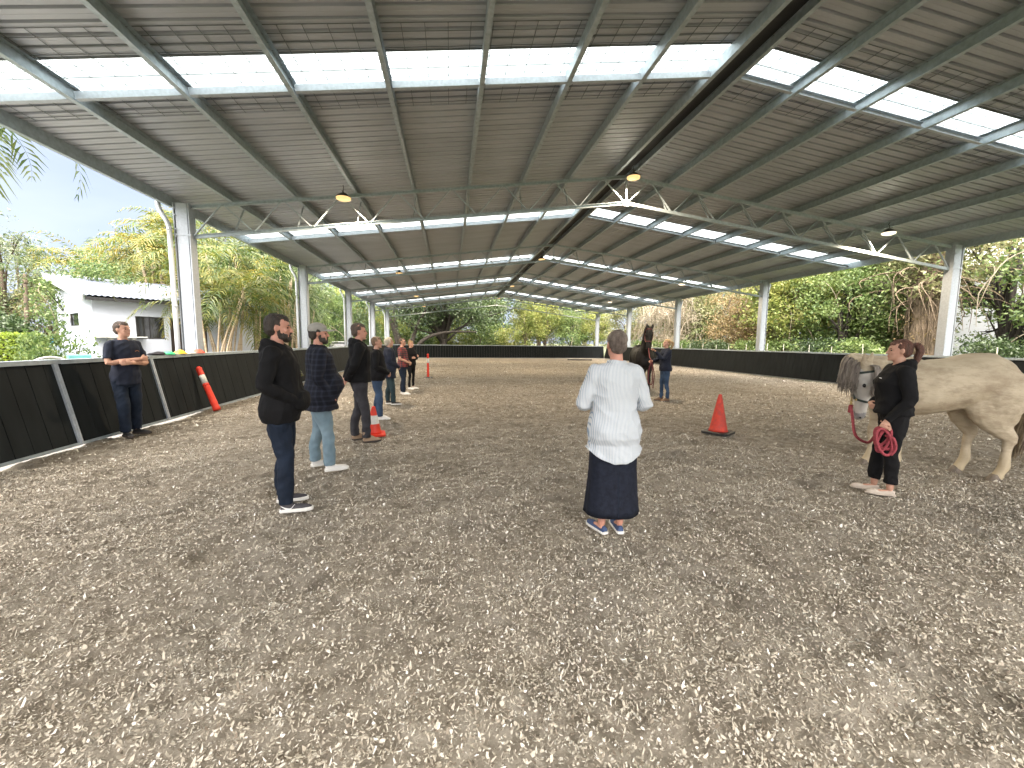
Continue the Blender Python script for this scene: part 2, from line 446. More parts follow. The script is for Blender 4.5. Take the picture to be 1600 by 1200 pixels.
# ridge cap
mb = MB(); mb.box((XM, (RY0+RY1)/2, HR+.265), (.5, RY1-RY0, .012)); mb.build('ridge_cap', roof_top, sh, world=True)
mb = MB(); mb.box((4.69, (RY0+RY1)/2, HR+.15), (.42, RY1-RY0, .012)); mb.build('ridge_gap_plate', housing_m, sh, world=True)  # dark plate closing the gap between the two ridge purlins
# purlins, each a C section
PX = [4.45, 3.2, 1.93, .52, -.9, -2.3, -3.73, -5.17]; PXR = [4.93, 6.05, 7.38, 8.83, 10.2, 11.6, 13.0, 14.55]
for x in PX+PXR:
    mb = MB(); z = pz(x)+.10; s = -1 if x < XM else 1
    mb.channel((x, RY0, z), (x, RY1, z), .075, .196, .006, side=-s)
    for yy in [3.15+8*k for k in range(6)]: mb.box((x-s*.0, yy+.12, z-.02), (.012, .12, .12))
    mb.build('purlin', galv, sh, world=True)
for x, s in ((-6.5, -1), (16.1, 1)):
    mb = MB(); z = pz(x)+.11
    mb.channel((x, RY0, z), (x, RY1, z), .08, .24, .006, side=s)
    mb.bar((x-s*.045, RY0, z-.06), (x-s*.045, RY1, z-.06), .004, .03)
    mb.build('eave_purlin', galv, sh, world=True)
    mb = MB(); xo = x+s*.13
    mb.bar((xo, RY0, z+.0), (xo, RY1, z+.0), .13, .006)
    mb.bar((xo+s*.067, RY0, z+.06), (xo+s*.067, RY1, z+.06), .005, .13)
    mb.build('gutter', galv, sh, world=True)
# tie channels beside the skylight strips and the safety mesh
for k, s0 in enumerate(strips):
    y = s0+SW-.27
    for side, xs_ in ((-1, [4.45, 3.2, 1.93, .52, -.9, -2.3, -3.73, -5.17, -6.5]), (1, [4.93, 6.05, 7.38, 8.83, 10.2, 11.6, 13.0, 14.55, 16.1])):
        mb = MB()
        for a, b_ in zip(xs_, xs_[1:]):
            mb.channel((a+side*.05, y, pz(a+side*.05)+.055), (b_-side*.05, y, pz(b_-side*.05)+.055), .07, .10, .005, side=1)
        mb.build('tie_channel', galv_post, sh, world=True)
        if k in (1, 2):
            mb = MB(); y0 = s0-.55; y1 = s0+SW+.55; xa, xb = XM+side*.1, XM+side*11.3
            yy = y0
            while yy < y1: mb.bar((xa, yy, HR+.196-SL*.1), (xb, yy, HR+.196-SL*11.3), .008, .006); yy += .15
            q = .3
            while q < 11.2:
                x = XM+side*q; mb.bar((x, y0, HR+.192-SL*q), (x, y1, HR+.192-SL*q), .008, .006); q += .3
            mb.build('safety_mesh', wire, sh, world=True)
# frames
def make_post(x, y, s, pipe):
    mb = MB(); top = pz(x)-.0; d = .34; w = .20; t = .012
    xc = x+s*d/2
    # two C sections toe to toe with a recess on the face
    for q in (-1, 1):
        mb.box((xc, y+q*(w/2), top/2-.2), (d*.72, .02, top+.4))
    mb.box((x+s*.012, y, top/2-.2), (.022, w+.05, top+.4))
    mb.box((x+s*(d-.012), y, top/2-.2), (.022, w+.05, top+.4))
    mb.box((xc, y, top/2-.2), (d*.8, .05, top+.39))
    mb.box((xc, y-.118, top-.72), (d+.03, .012, .03))
    for zz in (top-.60, top-.76, top-.12, top-.28):
        for q in (.04, d-.04): mb.box((x+s*q, y-.135, zz), (.03, .02, .03))
    po = mb.build('post', galv_post, sh, world=True)
    if s > 0:
        mb = MB(); mb.bar((x+d+.02, y, top-.75), (x+d+.16, y, top-.1), .05, .05); mb.bar((x+d-.0, y, top-.74), (x+d+.07, y, top-.74), .05, .03); mb.build('brace', galv, po, world=True)
    return po
def ch_(mb, a, b_): mb.channel(a, b_, .062, .085, .006, up=(0, 0, 1), side=1)
def make_truss(y):
    xa, xb = -6.05, 15.65
    for side, xe in ((-1, xa), (1, xb)):
        zc = -.05
        mb = MB(); ch_(mb, (xe, y, pz(xe)+zc), (XM-side*0+side*.02, y, pz(XM)+zc)); tc_ = mb.build('top_chord', galv, sh, world=True)
        mb = MB(); ch_(mb, (xe, y, pz(xe)-.74), (XM+side*.02, y, pz(XM)-.74)); bc = mb.build('bottom_chord', galv, sh, world=True)
        n = 8; L = xe-XM
        nodes = [XM+L*i/n for i in range(n+1)]
        webs = MB()
        for i in range(n):
            x0, x1 = nodes[i], nodes[i+1]; xm_ = (x0+x1)/2
            for (xp, q) in ((x0, 1), (x1, -1)):
                xt = xm_-.03*q*(1 if x1 > x0 else -1); xbm = xp+.03*q*(1 if x1 > x0 else -1)
                webs.bar((xbm, y+.012*q, pz(xbm)-.72), (xt, y+.012*q, pz(xt)-.06), .022, .045, up=(0, 1, 0))
        webs.build('web_bars', galv, sh, world=True)
        for x in (PX if side < 0 else PXR)[1:]:
            fb = MB(); fb.bar((x, y+.03, pz(x)-.76), (x, y+.62, pz(x)+.02), .035, .02, up=(1, 0, 0)); fb.build('fly_brace', galv, sh, world=True)
    mb = MB(); mb.box((XM, y-.04, HR-.74), (.16, .012, .16)); mb.bar((XM, y, HR-.7), (XM, y, HR-.05), .04, .04, up=(0, 1, 0)); mb.build('apex_plate', galv, sh, world=True)
for k in range(-1, 5):
    y = 11.15+8*k
    make_post(-6.05, y, -1, True); make_post(15.65, y, 1, False); make_truss(y)
    # downpipe on the left side
    mb = MB(); top = pz(-6.5)
    P = [(-6.64, y-.2, top+.08), (-6.64, y-.2, top-.05), (-6.60, y-.2, top-.18), (-6.48, y-.2, top-.40), (-6.44, y-.2, top-.55), (-6.44, y-.2, 2.2), (-6.44, y-.2, -.1)]
    mb.tube(P, .05, 12, round_=False)
    for zz in (top-.6, 2.3, 1.0): mb.lathe([(.055, zz), (.055, zz+.06)], (-6.44, y-.2, 0), 12)
    mb.build('downpipe', white_pvc, sh, smooth=True, world=True)

# ------------------------------------------------------------------ floodlights
housing = M('lamp_housing', (.05, .05, .05), .4, .5)
glow = bpy.data.materials.new('lamp_glow'); glow.use_nodes = True
bb = glow.node_tree.nodes['Principled BSDF']; bb.inputs['Emission Color'].default_value = (1, .62, .25, 1); bb.inputs['Emission Strength'].default_value = .28; bb.inputs['Base Color'].default_value = (.1, .08, .05, 1)
glow_dim = bpy.data.materials.new('lamp_glow_pale'); glow_dim.use_nodes = True
bb = glow_dim.node_tree.nodes['Principled BSDF']; bb.inputs['Emission Color'].default_value = (1, .84, .58, 1); bb.inputs['Emission Strength'].default_value = .45; bb.inputs['Base Color'].default_value = (.1, .09, .07, 1)
def lamp_thing(x, y, i):
    z = pz(x)-.22 if x != XM else HR-.2
    side = {-2.5: 'left', 4.8: 'ridge', 12.8: 'right'}[x]
    row = ['nearest', 'second', 'third', 'farthest'][i]
    t = empty('floodlight', (x, y, z), 0, f'glowing round floodlight of the {row} row under the {side+" line" if side=="ridge" else side+" roof slope"}', 'floodlight', 'floodlights hanging under the shelter roof')
    mb = MB(); mb.lathe([(.02, .10), (.06, .095), (.10, .07), (.155, .03), (.175, .0), (.165, -.01)], n=20); mb.build('housing', housing, t, smooth=True)
    mb = MB(); mb.lathe([(.172, -.006), (.165, -.045), (.11, -.07), (.03, -.076)], n=20); mb.build('lens', glow if x < 10 else glow_dim, t, smooth=True)
    mb = MB(); mb.tube([(0, 0, .12), (0, 0, .2), (.0, .03, .24), (0, 0, .28)], .008, 6); mb.box((0, 0, .12), (.03, .2, .012)); mb.build('hook', housing, t)
for i, y in enumerate((10.72, 21.7, 32.2, 41.2)):
    for x in (-2.5, 4.8, 12.8): lamp_thing(x, y, i)
    for x in (-2.5, 4.8, 12.8):
        l = bpy.data.lights.new('flood', 'SPOT'); l.energy = 290; l.color = (1, .80, .56); l.shadow_soft_size = .14; l.spot_size = math.radians(168); l.spot_blend = .35
        o = bpy.data.objects.new('lamp_light', l); COL.objects.link(o); o.location = (x, y, (pz(x)-.22 if x != XM else HR-.2)-.09)

# ------------------------------------------------------------------ kick walls
def kick_wall(name, label, A, B_, outward, y_gate=None):
    """A->B along the foot of the wall; leans outward"""
    A = V(A); B_ = V(B_); d = (B_-A); L = d.length; d.normalize(); o = V(outward)
    t = empty(name, (A+B_)/2, 0, label, 'kick wall')
    h = 1.19; lean = .25
    pan = MB(); x = 0; w = .245; i = 0
    while x < L-.01:
        e = min(x+w, L); th = .03+.002*(i % 2)
        a = A+d*(x+.0045); b_ = A+d*(e-.0045)
        vs = []
        for p in (a, b_):
            for q in (0, 1):
                for zz in (.035, h): vs.append(p+o*(lean*zz/1.23+q*th-(th-.03))+V((0, 0, zz)))
        # 0:a in low,1:a in high,2:a out low,3:a out high,4..7 b
        pan.add(vs, [(0, 1, 5, 4), (2, 6, 7, 3), (0, 2, 3, 1), (4, 5, 7, 6), (1, 3, 7, 5), (0, 4, 6, 2)])
        x += w; i += 1
    pan.build('board_panel', board, t, world=True)
    bk = MB()   # thin backing so no light passes the seams
    vs = [A+o*(.04)+V((0, 0, .03)), B_+o*(.04)+V((0, 0, .03)), B_+o*(.04+lean*.96)+V((0, 0, h)), A+o*(.04+lean*.96)+V((0, 0, h))]
    seam = MB()
    seam.add(vs, [(0, 1, 2, 3)]); seam.build('backing', seam_m, t, world=True)
    cap = MB(); seg = 0; L0 = 0; j = 0
    while L0 < L-.01:
        L1 = min(L0+3.0, L); dz = .006*(j % 2); c0 = A+d*(L0+.001)+o*lean; c1 = A+d*(L1-.001)+o*lean
        cap.bar(c0+V((0, 0, 1.235+dz))+o*.03, c1+V((0, 0, 1.235+dz))+o*.03, .15, .005)
        cap.bar(c0+V((0, 0, 1.205+dz))-o*.045, c1+V((0, 0, 1.205+dz))-o*.045, .004, .055)
        L0 = L1; j += 1
    cap.build('cap_rail', galv, t, world=True)
    ft = MB(); ft.bar(A+o*-.012+V((0, 0, .03)), B_+o*-.012+V((0, 0, .03)), .02, .04); ft.build('foot_rail', galv if y_gate else seam_m, t, world=True)
    bst = MB(); x = 1.2
    while x < L:
        p = A+d*x; bst.bar(p+o*.45+V((0, 0, -.1)), p+o*.30+V((0, 0, 1.2)), .05, .05, up=d); x += 2.4
    bst.build('back_stays', galv, t, world=True)
    if y_gate:
        for yy in y_gate:
            m_ = MB(); p = A+d*(yy-A.y)
            m_.bar(p+o*(-.012)+V((0, 0, .01)), p+o*(lean*.95-.012)+V((0, 0, 1.18)), .065, .03, up=o); m_.bar(p+o*(-.03)+V((0, 0, .02)), p+o*(lean*.95-.03)+V((0, 0, 1.16)), .015, .012, up=o)
            m_.build('gate_stile', galv_post, t, world=True)
    return t
seam_m = M('seam_grey', (.20, .21, .215), .5, .2)
kick_wall('kick_wall', 'long dark kick wall with steel cap rail and gate stiles on the house side', (XL, Y0, 0), (XL, Y1, 0), (-1, 0, 0), y_gate=(4.8, 6.72, 8.62))
kick_wall('kick_wall', 'long dark kick wall along the woodland side behind the pale horse', (XR, Y0, 0), (XR, Y1, 0), (1, 0, 0))
kick_wall('kick_wall', 'dark kick wall closing the far end of the arena', (XL, Y1+.0, 0), (XR, Y1+.0, 0), (0, 1, 0))
# ------------------------------------------------------------------ people
def fabric(name, col, col2=None, rough=.85, **kw): return M(name, col, rough, 0, scale=kw.pop('scale', 9), col2=col2, bump=.35, bscale=kw.pop('bscale', 55), spec=.25, bdist=.006, **kw)
skin = M('skin', (.56, .33, .24), .5, 0, scale=18, col2=(.47, .25, .18), spec=.4)
skin_pink = M('skin_flushed', (.60, .31, .235), .5, 0, scale=18, col2=(.50, .24, .17), spec=.4)
blackf = fabric('black_fabric', (.0075, .0075, .009), (.005, .005, .006))
navyf = fabric('navy_fabric', (.020, .026, .045), (.012, .015, .027))
jean_dark = fabric('dark_jeans', (.013, .022, .042), (.007, .012, .023), scale=5)
jean_mid = fabric('blue_jeans', (.055, .095, .17), (.025, .045, .085), scale=5)
jean_light = fabric('light_jeans', (.22, .31, .37), (.14, .21, .26), scale=5)
jean_teal = fabric('teal_jeans', (.035, .06, .07), (.02, .035, .042), scale=5)
trouser_grey = fabric('charcoal_trousers', (.05, .05, .058), (.03, .03, .036))
shoe_black = M('black_shoe', (.02, .02, .022), .6, bump=.2)
shoe_dark = M('dark_grey_shoe', (.05, .047, .055), .7, bump=.3, bscale=200)
shoe_white = M('white_shoe', (.72, .71, .69), .6, var=.05)
shoe_tan = M('tan_boot', (.30, .21, .14), .7, var=.15)
shoe_brown = M('brown_boot', (.20, .12, .07), .7, var=.15)
shoe_blue = M('blue_canvas_shoe', (.05, .08, .17), .8, var=.15)
shoe_beige = M('beige_shoe', (.52, .45, .38), .8, var=.08)
sole_white = M('white_sole', (.78, .77, .74), .6, var=.04)
sole_dark = M('dark_sole', (.05, .04, .035), .7)
eye_m = M('eye_dark', (.03, .02, .015), .2)
lip_m = M('lips', (.42, .17, .14), .5)
swoosh_m = M('white_mark', (.85, .85, .85), .5, var=.02)
capm = fabric('beige_cap', (.36, .35, .32), (.29, .28, .255))
def hairmat(name, c1, c2): return M(name, c1, .55, 0, scale=14, col2=c2, bump=1, bscale=120, stretch=(2.5, 2.5, .5), bdist=.01)
hair_dkbrown = hairmat('dark_brown_hair', (.055, .042, .034), (.02, .015, .012))
hair_greybrown = hairmat('grey_brown_hair', (.23, .185, .155), (.085, .062, .05))
hair_brown = hairmat('brown_hair', (.12, .085, .065), (.05, .035, .028))
hair_auburn = hairmat('auburn_hair', (.16, .065, .040), (.055, .024, .017))
hair_blond = hairmat('blond_hair', (.50, .34, .17), (.30, .19, .09))
hair_white = hairmat('white_blond_hair', (.66, .60, .50), (.42, .37, .30))
hair_ltbrown = hairmat('light_brown_hair', (.26, .17, .10), (.13, .08, .05))

def stripes_mat():
    m = fabric('striped_linen', (.70, .76, .82), (.62, .68, .75)); nt = m.node_tree; b = nt.nodes['Principled BSDF']
    tc = nn(nt, 'ShaderNodeTexCoord'); w = nn(nt, 'ShaderNodeTexWave'); w.wave_type = 'BANDS'; w.bands_direction = 'X'
    w.inputs['Scale'].default_value = 30; w.inputs['Distortion'].default_value = .5; w.inputs['Detail'].default_value = 0
    nt.links.new(tc.outputs['Object'], w.inputs['Vector'])
    r = nn(nt, 'ShaderNodeValToRGB'); r.color_ramp.elements[0].position = .68; r.color_ramp.elements[0].color = (.62, .64, .66, 1)
    r.color_ramp.elements[1].position = .9; r.color_ramp.elements[1].color = (.30, .38, .48, 1)
    nt.links.new(w.outputs['Fac'], r.inputs['Fac']); nt.links.new(r.outputs['Color'], b.inputs['Base Color']); return m
def plaid_mat(name='plaid_flannel', base=(.009, .010, .017), line=(.026, .032, .052), k=105):
    m = fabric(name, base); nt = m.node_tree; b = nt.nodes['Principled BSDF']; tc = nn(nt, 'ShaderNodeTexCoord'); outs = []
    for d in ((0, 0, 1), (.75, .75, 0)):
        dp = nn(nt, 'ShaderNodeVectorMath', operation='DOT_PRODUCT'); dp.inputs[1].default_value = tuple(k*q for q in d); nt.links.new(tc.outputs['Object'], dp.inputs[0])
        s = nn(nt, 'ShaderNodeMath', operation='SINE'); nt.links.new(dp.outputs['Value'], s.inputs[0])
        r = nn(nt, 'ShaderNodeMapRange'); r.inputs[1].default_value = .1; r.inputs[2].default_value = .9; nt.links.new(s.outputs[0], r.inputs[0]); outs.append(r)
    a = nn(nt, 'ShaderNodeMath', operation='ADD'); nt.links.new(outs[0].outputs[0], a.inputs[0]); nt.links.new(outs[1].outputs[0], a.inputs[1])
    h = nn(nt, 'ShaderNodeMath', operation='MULTIPLY'); h.inputs[1].default_value = .5; nt.links.new(a.outputs[0], h.inputs[0])
    r = nn(nt, 'ShaderNodeMix', data_type='RGBA'); r.inputs[6].default_value = (*base, 1); r.inputs[7].default_value = (*line, 1)
    nt.links.new(h.outputs[0], r.inputs[0]); nt.links.new(r.outputs[2], b.inputs['Base Color']); return m
striped = stripes_mat(); plaid = plaid_mat(); redplaid = plaid_mat('red_grey_check', (.05, .05, .055), (.34, .06, .06), 110)
denim_skirt = fabric('dark_denim', (.014, .018, .032), (.008, .010, .018), scale=30)

def wrinkle(amp, seed=0, sc=9, squash=2.2, lim=None):
    def f(p, n):
        q = V((p.x*sc+seed, p.y*sc, p.z*sc*squash*.5))
        q = V((p.x*sc*1.3+seed, p.y*sc*1.3, p.z*sc*.45*squash/2.2)); a = noise.noise(q); b = noise.noise(V((p.x*7+p.z*6+seed, p.y*7-p.z*5, p.z*5)))
        return amp*((1-abs(a)*2.2)*.6+(1-abs(b)*2.4)*.7-.55)
    return f

HEADP = [(0, .078, .030, .022), (.012, .089, .012, .037), (.035, .094, -.020, .051), (.055, .0945, -.045, .058), (.075, .092, -.066, .063), (.098, .088, -.083, .068), (.115, .083, -.092, .071), (.135, .091, -.098, .073), (.160, .090, -.100, .0735), (.185, .078, -.094, .070), (.207, .055, -.074, .056), (.222, .025, -.045, .034), (.229, 0, -.018, .012)]
def head_mb(mb, Mx, fem=False, nose=1.0, jaw=1.0):
    s = len(mb.v); R = []
    for i, (z, f, b, w) in enumerate(HEADP):
        if z < .06: w *= jaw
        ring = []; cy = (f+b)/2; ry = (f-b)/2
        for j in range(20):
            a = 2*PI*j/20; ca, sa = math.cos(a), math.sin(a)
            ex = .85
            ring.append(V((w*math.copysign(abs(ca)**ex, ca), cy+ry*math.copysign(abs(sa)**.92, sa), z)))
        R.append(ring)
    mb.rings(R)
    mb.tube([(0, .083, .130), (0, .098, .105), (0, .113*nose+.0, .086), (0, .108, .079)], [(.007, .008), (.010, .012), (.015, .012), (.014, .009)], 8)
    mb.ell((0, .088, .132), (.05, .012, .009)); mb.ell((0, .093, .058), (.022, .009, .006)); mb.ell((0, .093, .048), (.019, .009, .006)); mb.ell((0, .086, .012), (.02, .014, .013))
    for q in (-1, 1):
        mb.ell((q*.078, -.006, .105), (.008, .019, .031), Matrix.Rotation(q*.35, 3, 'Z'))
        mb.ell((q*.040, .066, .090), (.022, .016, .018))
    mb.xf(Mx, s)

def hand_mb(mb, w, d, pn, curl=.5, side=1, sc=1.0, thumb=1):
    """w wrist, d direction of the hand, pn palm normal; side: thumb direction sign"""
    w = V(w); d = V(d).normalized(); pn = V(pn); pn = (pn-d*pn.dot(d)).normalized(); x = d.cross(pn)*side
    P = lambda a, b, c: w+(d*a+x*b+pn*c)*sc
    mb.tube([P(0, 0, 0), P(.035, 0, 0), P(.08, 0, .003)], [(.024*sc, .017*sc), (.034*sc, .016*sc), (.038*sc, .013*sc)], 10, up=pn)
    for i, (off, L, r) in enumerate(((.029, .068, .0095), (.010, .078, .0098), (-.010, .072, .0095), (-.028, .056, .0085))):
        c = curl*(1+.12*i); a0 = P(.078, off, .002); ang = 0; pts = [a0]; cur = a0
        for l in (.42, .32, .26):
            ang += c
            cur = cur+(d*math.cos(ang)+pn*math.sin(ang)+x*off*.8)*L*l*sc; pts.append(cur)
        mb.tube(pts, [r*sc, r*sc, r*.92*sc, r*.8*sc], 8)
    mb.tube([P(.022, .024, .002), P(.045, .046, .012), P(.070, .052, .022+.02*curl), P(.088, .044, .03+.03*curl)], [.013*sc, .012*sc, .0105*sc, .009*sc], 8)

POSES = {   # (elbow, wrist, hand direction, palm normal, curl) for x = +1 side
 'pocket': [((.265, -.07, 1.14), (.155, .115, 1.00), (-1, .12, -.12), (0, -1, 0), .6)]*2,
 'behind': [((.27, -.10, 1.15), (.10, -.20, .93), (-.8, -.1, -.4), (0, -1, 0), .5)]*2,
 'crossed': [((.255, .05, 1.14), (-.07, .215, 1.19), (-1, .05, .12), (0, -1, 0), .5), ((.25, .06, 1.12), (-.07, .235, 1.135), (-1, .0, .05), (0, -1, 0), .4)],
 'clasp': [((.26, -.01, 1.13), (.065, .215, .98), (-.8, .15, -.5), (0, -1, .2), .5)]*2,
 'forward': [((.275, .0, 1.13), (.12, .22, 1.10), (-.8, .5, .1), (-.2, 0, -1), .7)]*2,
 'down': [((.25, -.04, 1.12), (.25, .06, .88), (0, .15, -1), (-1, 0, 0), .5)]*2,
}
def person(label, loc, heading, H=1.75, w=1.0, pose='clasp', top='hoodie', top_m=None, sleeve='long', top_z=.86, bottom='trousers', bot_m=None, bot_z=.065,
           shoes='sneaker', shoe_m=None, sole_m=None, hair_m=None, hair='short', beard=None, cap=False, belly=0, bust=0, skin_m=None,
           head_yaw=0, head_pitch=0, feet=((.10, 0, .15), (-.10, .02, -.15)), vox=.0075, cuff=1.0, seed=0, glasses=False, shw=None, lean=0, jaw=1.0, arms=None, bare_ankle=False):
    k = H/1.75; sk = skin_m or skin
    rz = face_heading(*heading)
    t = empty('person', loc, rz, label, 'person')
    S = Matrix.Diagonal((k, k, k, 1))
    ps = arms or POSES[pose]
    SH = shw or .185*w
    # ---------- body (one continuous surface)
    mb = MB()
    def torso(m, add, z0=.82, top_cut=1.5, bel=belly, flare=0):
        prof = [(.80, 0, .145, .10), (.86, -.012, .162, .118), (.92, -.014, .170, .125), (1.00, -.004, .160, .116), (1.08, .004, .148, .108), (1.18, .006, .155, .112), (1.28, .006, .168, .118), (1.36, 0, .176, .114), (1.42, -.010, .168, .098), (1.455, -.014, .135, .080), (1.48, -.016, .085, .065)]
        R = []
        for z, cy, rx, ry in prof:
            if z < z0-.001: continue
            bb_ = bel*math.exp(-((z-1.04)/.13)**2); bu = bust*math.exp(-((z-1.25)/.07)**2)
            ax = add*(1.0 if z < 1.40 else .85)+(flare*max(0, (1.1-z)) if flare else 0)
            rx_ = rx*w+ax+bel*.35*math.exp(-((z-1.02)/.16)**2); ry_ = ry*(.5+.5*w)+ax+bb_*.55+bu*.5; cy_ = cy+bb_*.45+bu*.5
            ring = []
            for j in range(24):
                a = 2*PI*j/24; ca, sa = math.cos(a), math.sin(a)
                ring.append(V((rx_*math.copysign(abs(ca)**.88, ca), cy_+ry_*math.copysign(abs(sa)**.9, sa), z)))
            R.append(ring)
        if z0 not in [p[0] for p in prof]:
            r0 = R[0]; z_ = prof[[p[0] for p in prof].index(next(p[0] for p in prof if p[0] >= z0))][0]
            if z_ > z0 and z0 < .80: pass
            R.insert(0, [V((p.x*(1+flare), p.y*(1+flare), z0)) for p in r0])
        m.rings(R)
    torso(mb, -.009)
    mb.tube([(0, -.018, 1.44), (0, -.010, 1.50), (0, .002, 1.565)], [(.062*w, .060), (.054, .054), (.053, .055)], 14, up=(0, 1, 0), round_=False)
    HM = Matrix.Translation((0, .0+math.sin(head_pitch)*0, 1.522)) @ Matrix.Rotation(head_yaw, 4, 'Z') @ Matrix.Rotation(head_pitch, 4, 'X')
    head_mb(mb, HM, jaw=jaw)
    for i, q in enumerate((1, -1)):
        e, wr_, hd, pn, cu = ps[i]
        sh_ = V((q*SH, -.012, 1.405)); e = V((q*e[0]*(.6+.4*w), e[1], e[2])); wr_ = V((q*wr_[0], wr_[1]+belly*.6, wr_[2])); hd = V((q*hd[0], hd[1], hd[2])); pn = V((q*pn[0], pn[1], pn[2]))
        mb.tube([sh_, sh_.lerp(e, .5), e, e.lerp(wr_, .35), wr_], [.050*w, .042*w, .033, .031, .023] if sleeve == 'long' else [.052*w, .046*w, .038, .037, .025], 12, smooth=2)
        hand_mb(mb, wr_, hd, pn, cu, side=1 if q > 0 else -1)
    for (fx, fy, fyaw), q in zip(feet, (1, -1)):
        kx = q*.095+.3*(fx-q*.095)
        lk = .86*min(1, cuff)
        mb.tube([(q*.085, -.01, .88), (q*.092, 0, .70), (kx, .012+fy*.5, .49), (fx, -.012+fy, .30), (fx, -.015+fy, .09)], [.082*w*lk, .074*w*lk, .052*lk, .048*lk, .033], 14, smooth=2)
        c, s_ = math.cos(fyaw), math.sin(fyaw); D = V((s_, c, 0))
        mb.tube([V((fx, fy-.02, .05))-D*.01, V((fx, fy, .042))+D*.07, V((fx, fy, .034))+D*.13], [(.024, .020), (.024, .016), (.020, .010)], 10, up=(0, 0, 1))
    mb.xf(S)
    body = fuse('body', mb, vox, [sk], t, smooth=2)
    HMk = S @ HM
    for q in (-1, 1):
        m_ = MB(); m_.ell((q*.031, .079, .1155), (.0125, .007, .0065)); m_.xf(HMk); m_.build('eye', eye_m, t, smooth=True)
        m_ = MB(); m_.tube([(q*.016, .0935, .136), (q*.034, .091, .141), (q*.05, .083, .136)], [(.003, .0045)]*3, 6); m_.xf(HMk); m_.build('eyebrow', hair_m, t, smooth=True)
    m_ = MB(); m_.tube([(-.02, .0955, .0535), (0, .101, .0535), (.02, .0955, .0535)], [(.003, .006)]*3, 6); m_.xf(HMk); m_.build('lips', lip_m, t, smooth=True)
    if glasses:
        m_ = MB(); m_.box((0, .102, .117), (.02, .006, .006))
        for q in (-1, 1): m_.ell((q*.034, .096, .115), (.027, .009, .019)); m_.tube([(q*.06, .088, .120), (q*.074, .03, .117), (q*.078, 0, .112)], .0035, 6)
        m_.xf(HMk); m_.build('sunglasses', blackm, t, smooth=True)
    # ---------- hair
    hb = MB()
    def hn(p, n):
        return .006*k*noise.noise(V((p.x*60, p.y*60, p.z*14+seed)))+.004*noise.noise(V((p.x*140, p.y*140, p.z*50)))
    if hair in ('short', 'bald_side', 'ponytail', 'bun', 'bob'):
        hb.ell((0, -.022, .150), (.0785, .0905, .090), n=20, k=14)
        hb.ell((0, -.045, .105), (.072, .064, .070), n=18, k=12)
        if hair == 'short': hb.ell((0, .018, .178), (.060, .068, .058), n=18, k=12)
        hb.ell((0, .014, .180), (.066, .074, .052), n=18, k=12); hb.ell((0, -.028, .13), (.0785, .062, .085), n=18, k=12)
    if hair != 'bob':
        for q in (-1, 1): hb.ell((q*.053, -.010, .154), (.0300, .050, .046), n=16, k=10)
    if hair == 'ponytail':
        hb.tube([(0, -.10, .175), (0, -.145, .17), (0, -.165, .12), (0, -.155, .05), (.0, -.14, -.02), (0, -.13, -.06)], [.022, .034, .036, .033, .024, .008], 10, smooth=3)
        hb.ell((0, -.108, .175), (.026, .02, .026))
    if hair == 'bun': hb.ell((0, -.045, .248), (.038, .038, .032))
    if hair == 'bob':
        hb.ell((0, -.03, .13), (.092, .098, .108), n=20, k=14); hb.ell((0, -.055, .06), (.078, .055, .06))
    hb.xf(HMk)
    fuse('hair', hb, .0045*k if vox < .009 else .007, [hair_m], t, smooth=1, wr=hn)
    if beard:
        bm_ = MB(); bm_.ell((0, .062, .018), (.050, .044, .032)); bm_.ell((0, .090, .022), (.026, .018, .026))
        for q in (-1, 1):
            bm_.ell((q*.046, .040, .040), (.020, .040, .034)); bm_.ell((q*.064, .012, .07), (.009, .018, .035))
        bm_.tube([(-.026, .092, .045), (-.020, .099, .066), (0, .103, .069), (.020, .099, .066), (.026, .092, .045)], .007, 6)
        bm_.xf(HMk); fuse('beard', bm_, .005, [beard], t, smooth=1, wr=hn)
    if cap:
        cm = MB(); cm.ell((0, -.010, .165), (.086, .108, .078), n=22, k=14); cm.ell((0, -.03, .15), (.083, .085, .075))
        cm.xf(HMk); cp = fuse('cap', cm, .005, [capm], t, smooth=3, pick=None)
        bmx = bmesh.new(); bmx.from_mesh(cp.data); inv = HMk.inverted()
        bmesh.ops.delete(bmx, geom=[v for v in bmx.verts if (inv @ v.co).z < .135], context='VERTS'); bmx.to_mesh(cp.data); bmx.free()
        br = MB(); rr = []
        for i in range(9):
            a = -1.15+2.3*i/8; x0, y0 = .080*math.sin(a), .012+.078*math.cos(a); x1, y1 = .072*math.sin(a), .075+.105*math.cos(a)
            z0 = .150; z1 = .146+.014*math.cos(a*1.2)-.006
            rr.append([V((x0, y0-.01, z0-.004)), V((x0, y0-.01, z0+.012)), V((x1*1.05, y1+.008, z1+.006)), V((x1*1.05, y1+.008, z1-.006))])
        br.rings(rr); br.xf(HMk); br.build('brim', capm, cp, smooth=False)
        bt = MB(); bt.lathe([(.006, 0), (.006, .004)], (0, -.012, .242)); bt.xf(HMk); bt.build('cap_button', capm, cp)
    # ---------- top
    gm = MB(); add = {'hoodie': .030, 'shirt': .026, 'tee': .018, 'jacket': .030}[top]
    torso(gm, add, z0=top_z, flare=.12 if top in ('shirt',) else .04)
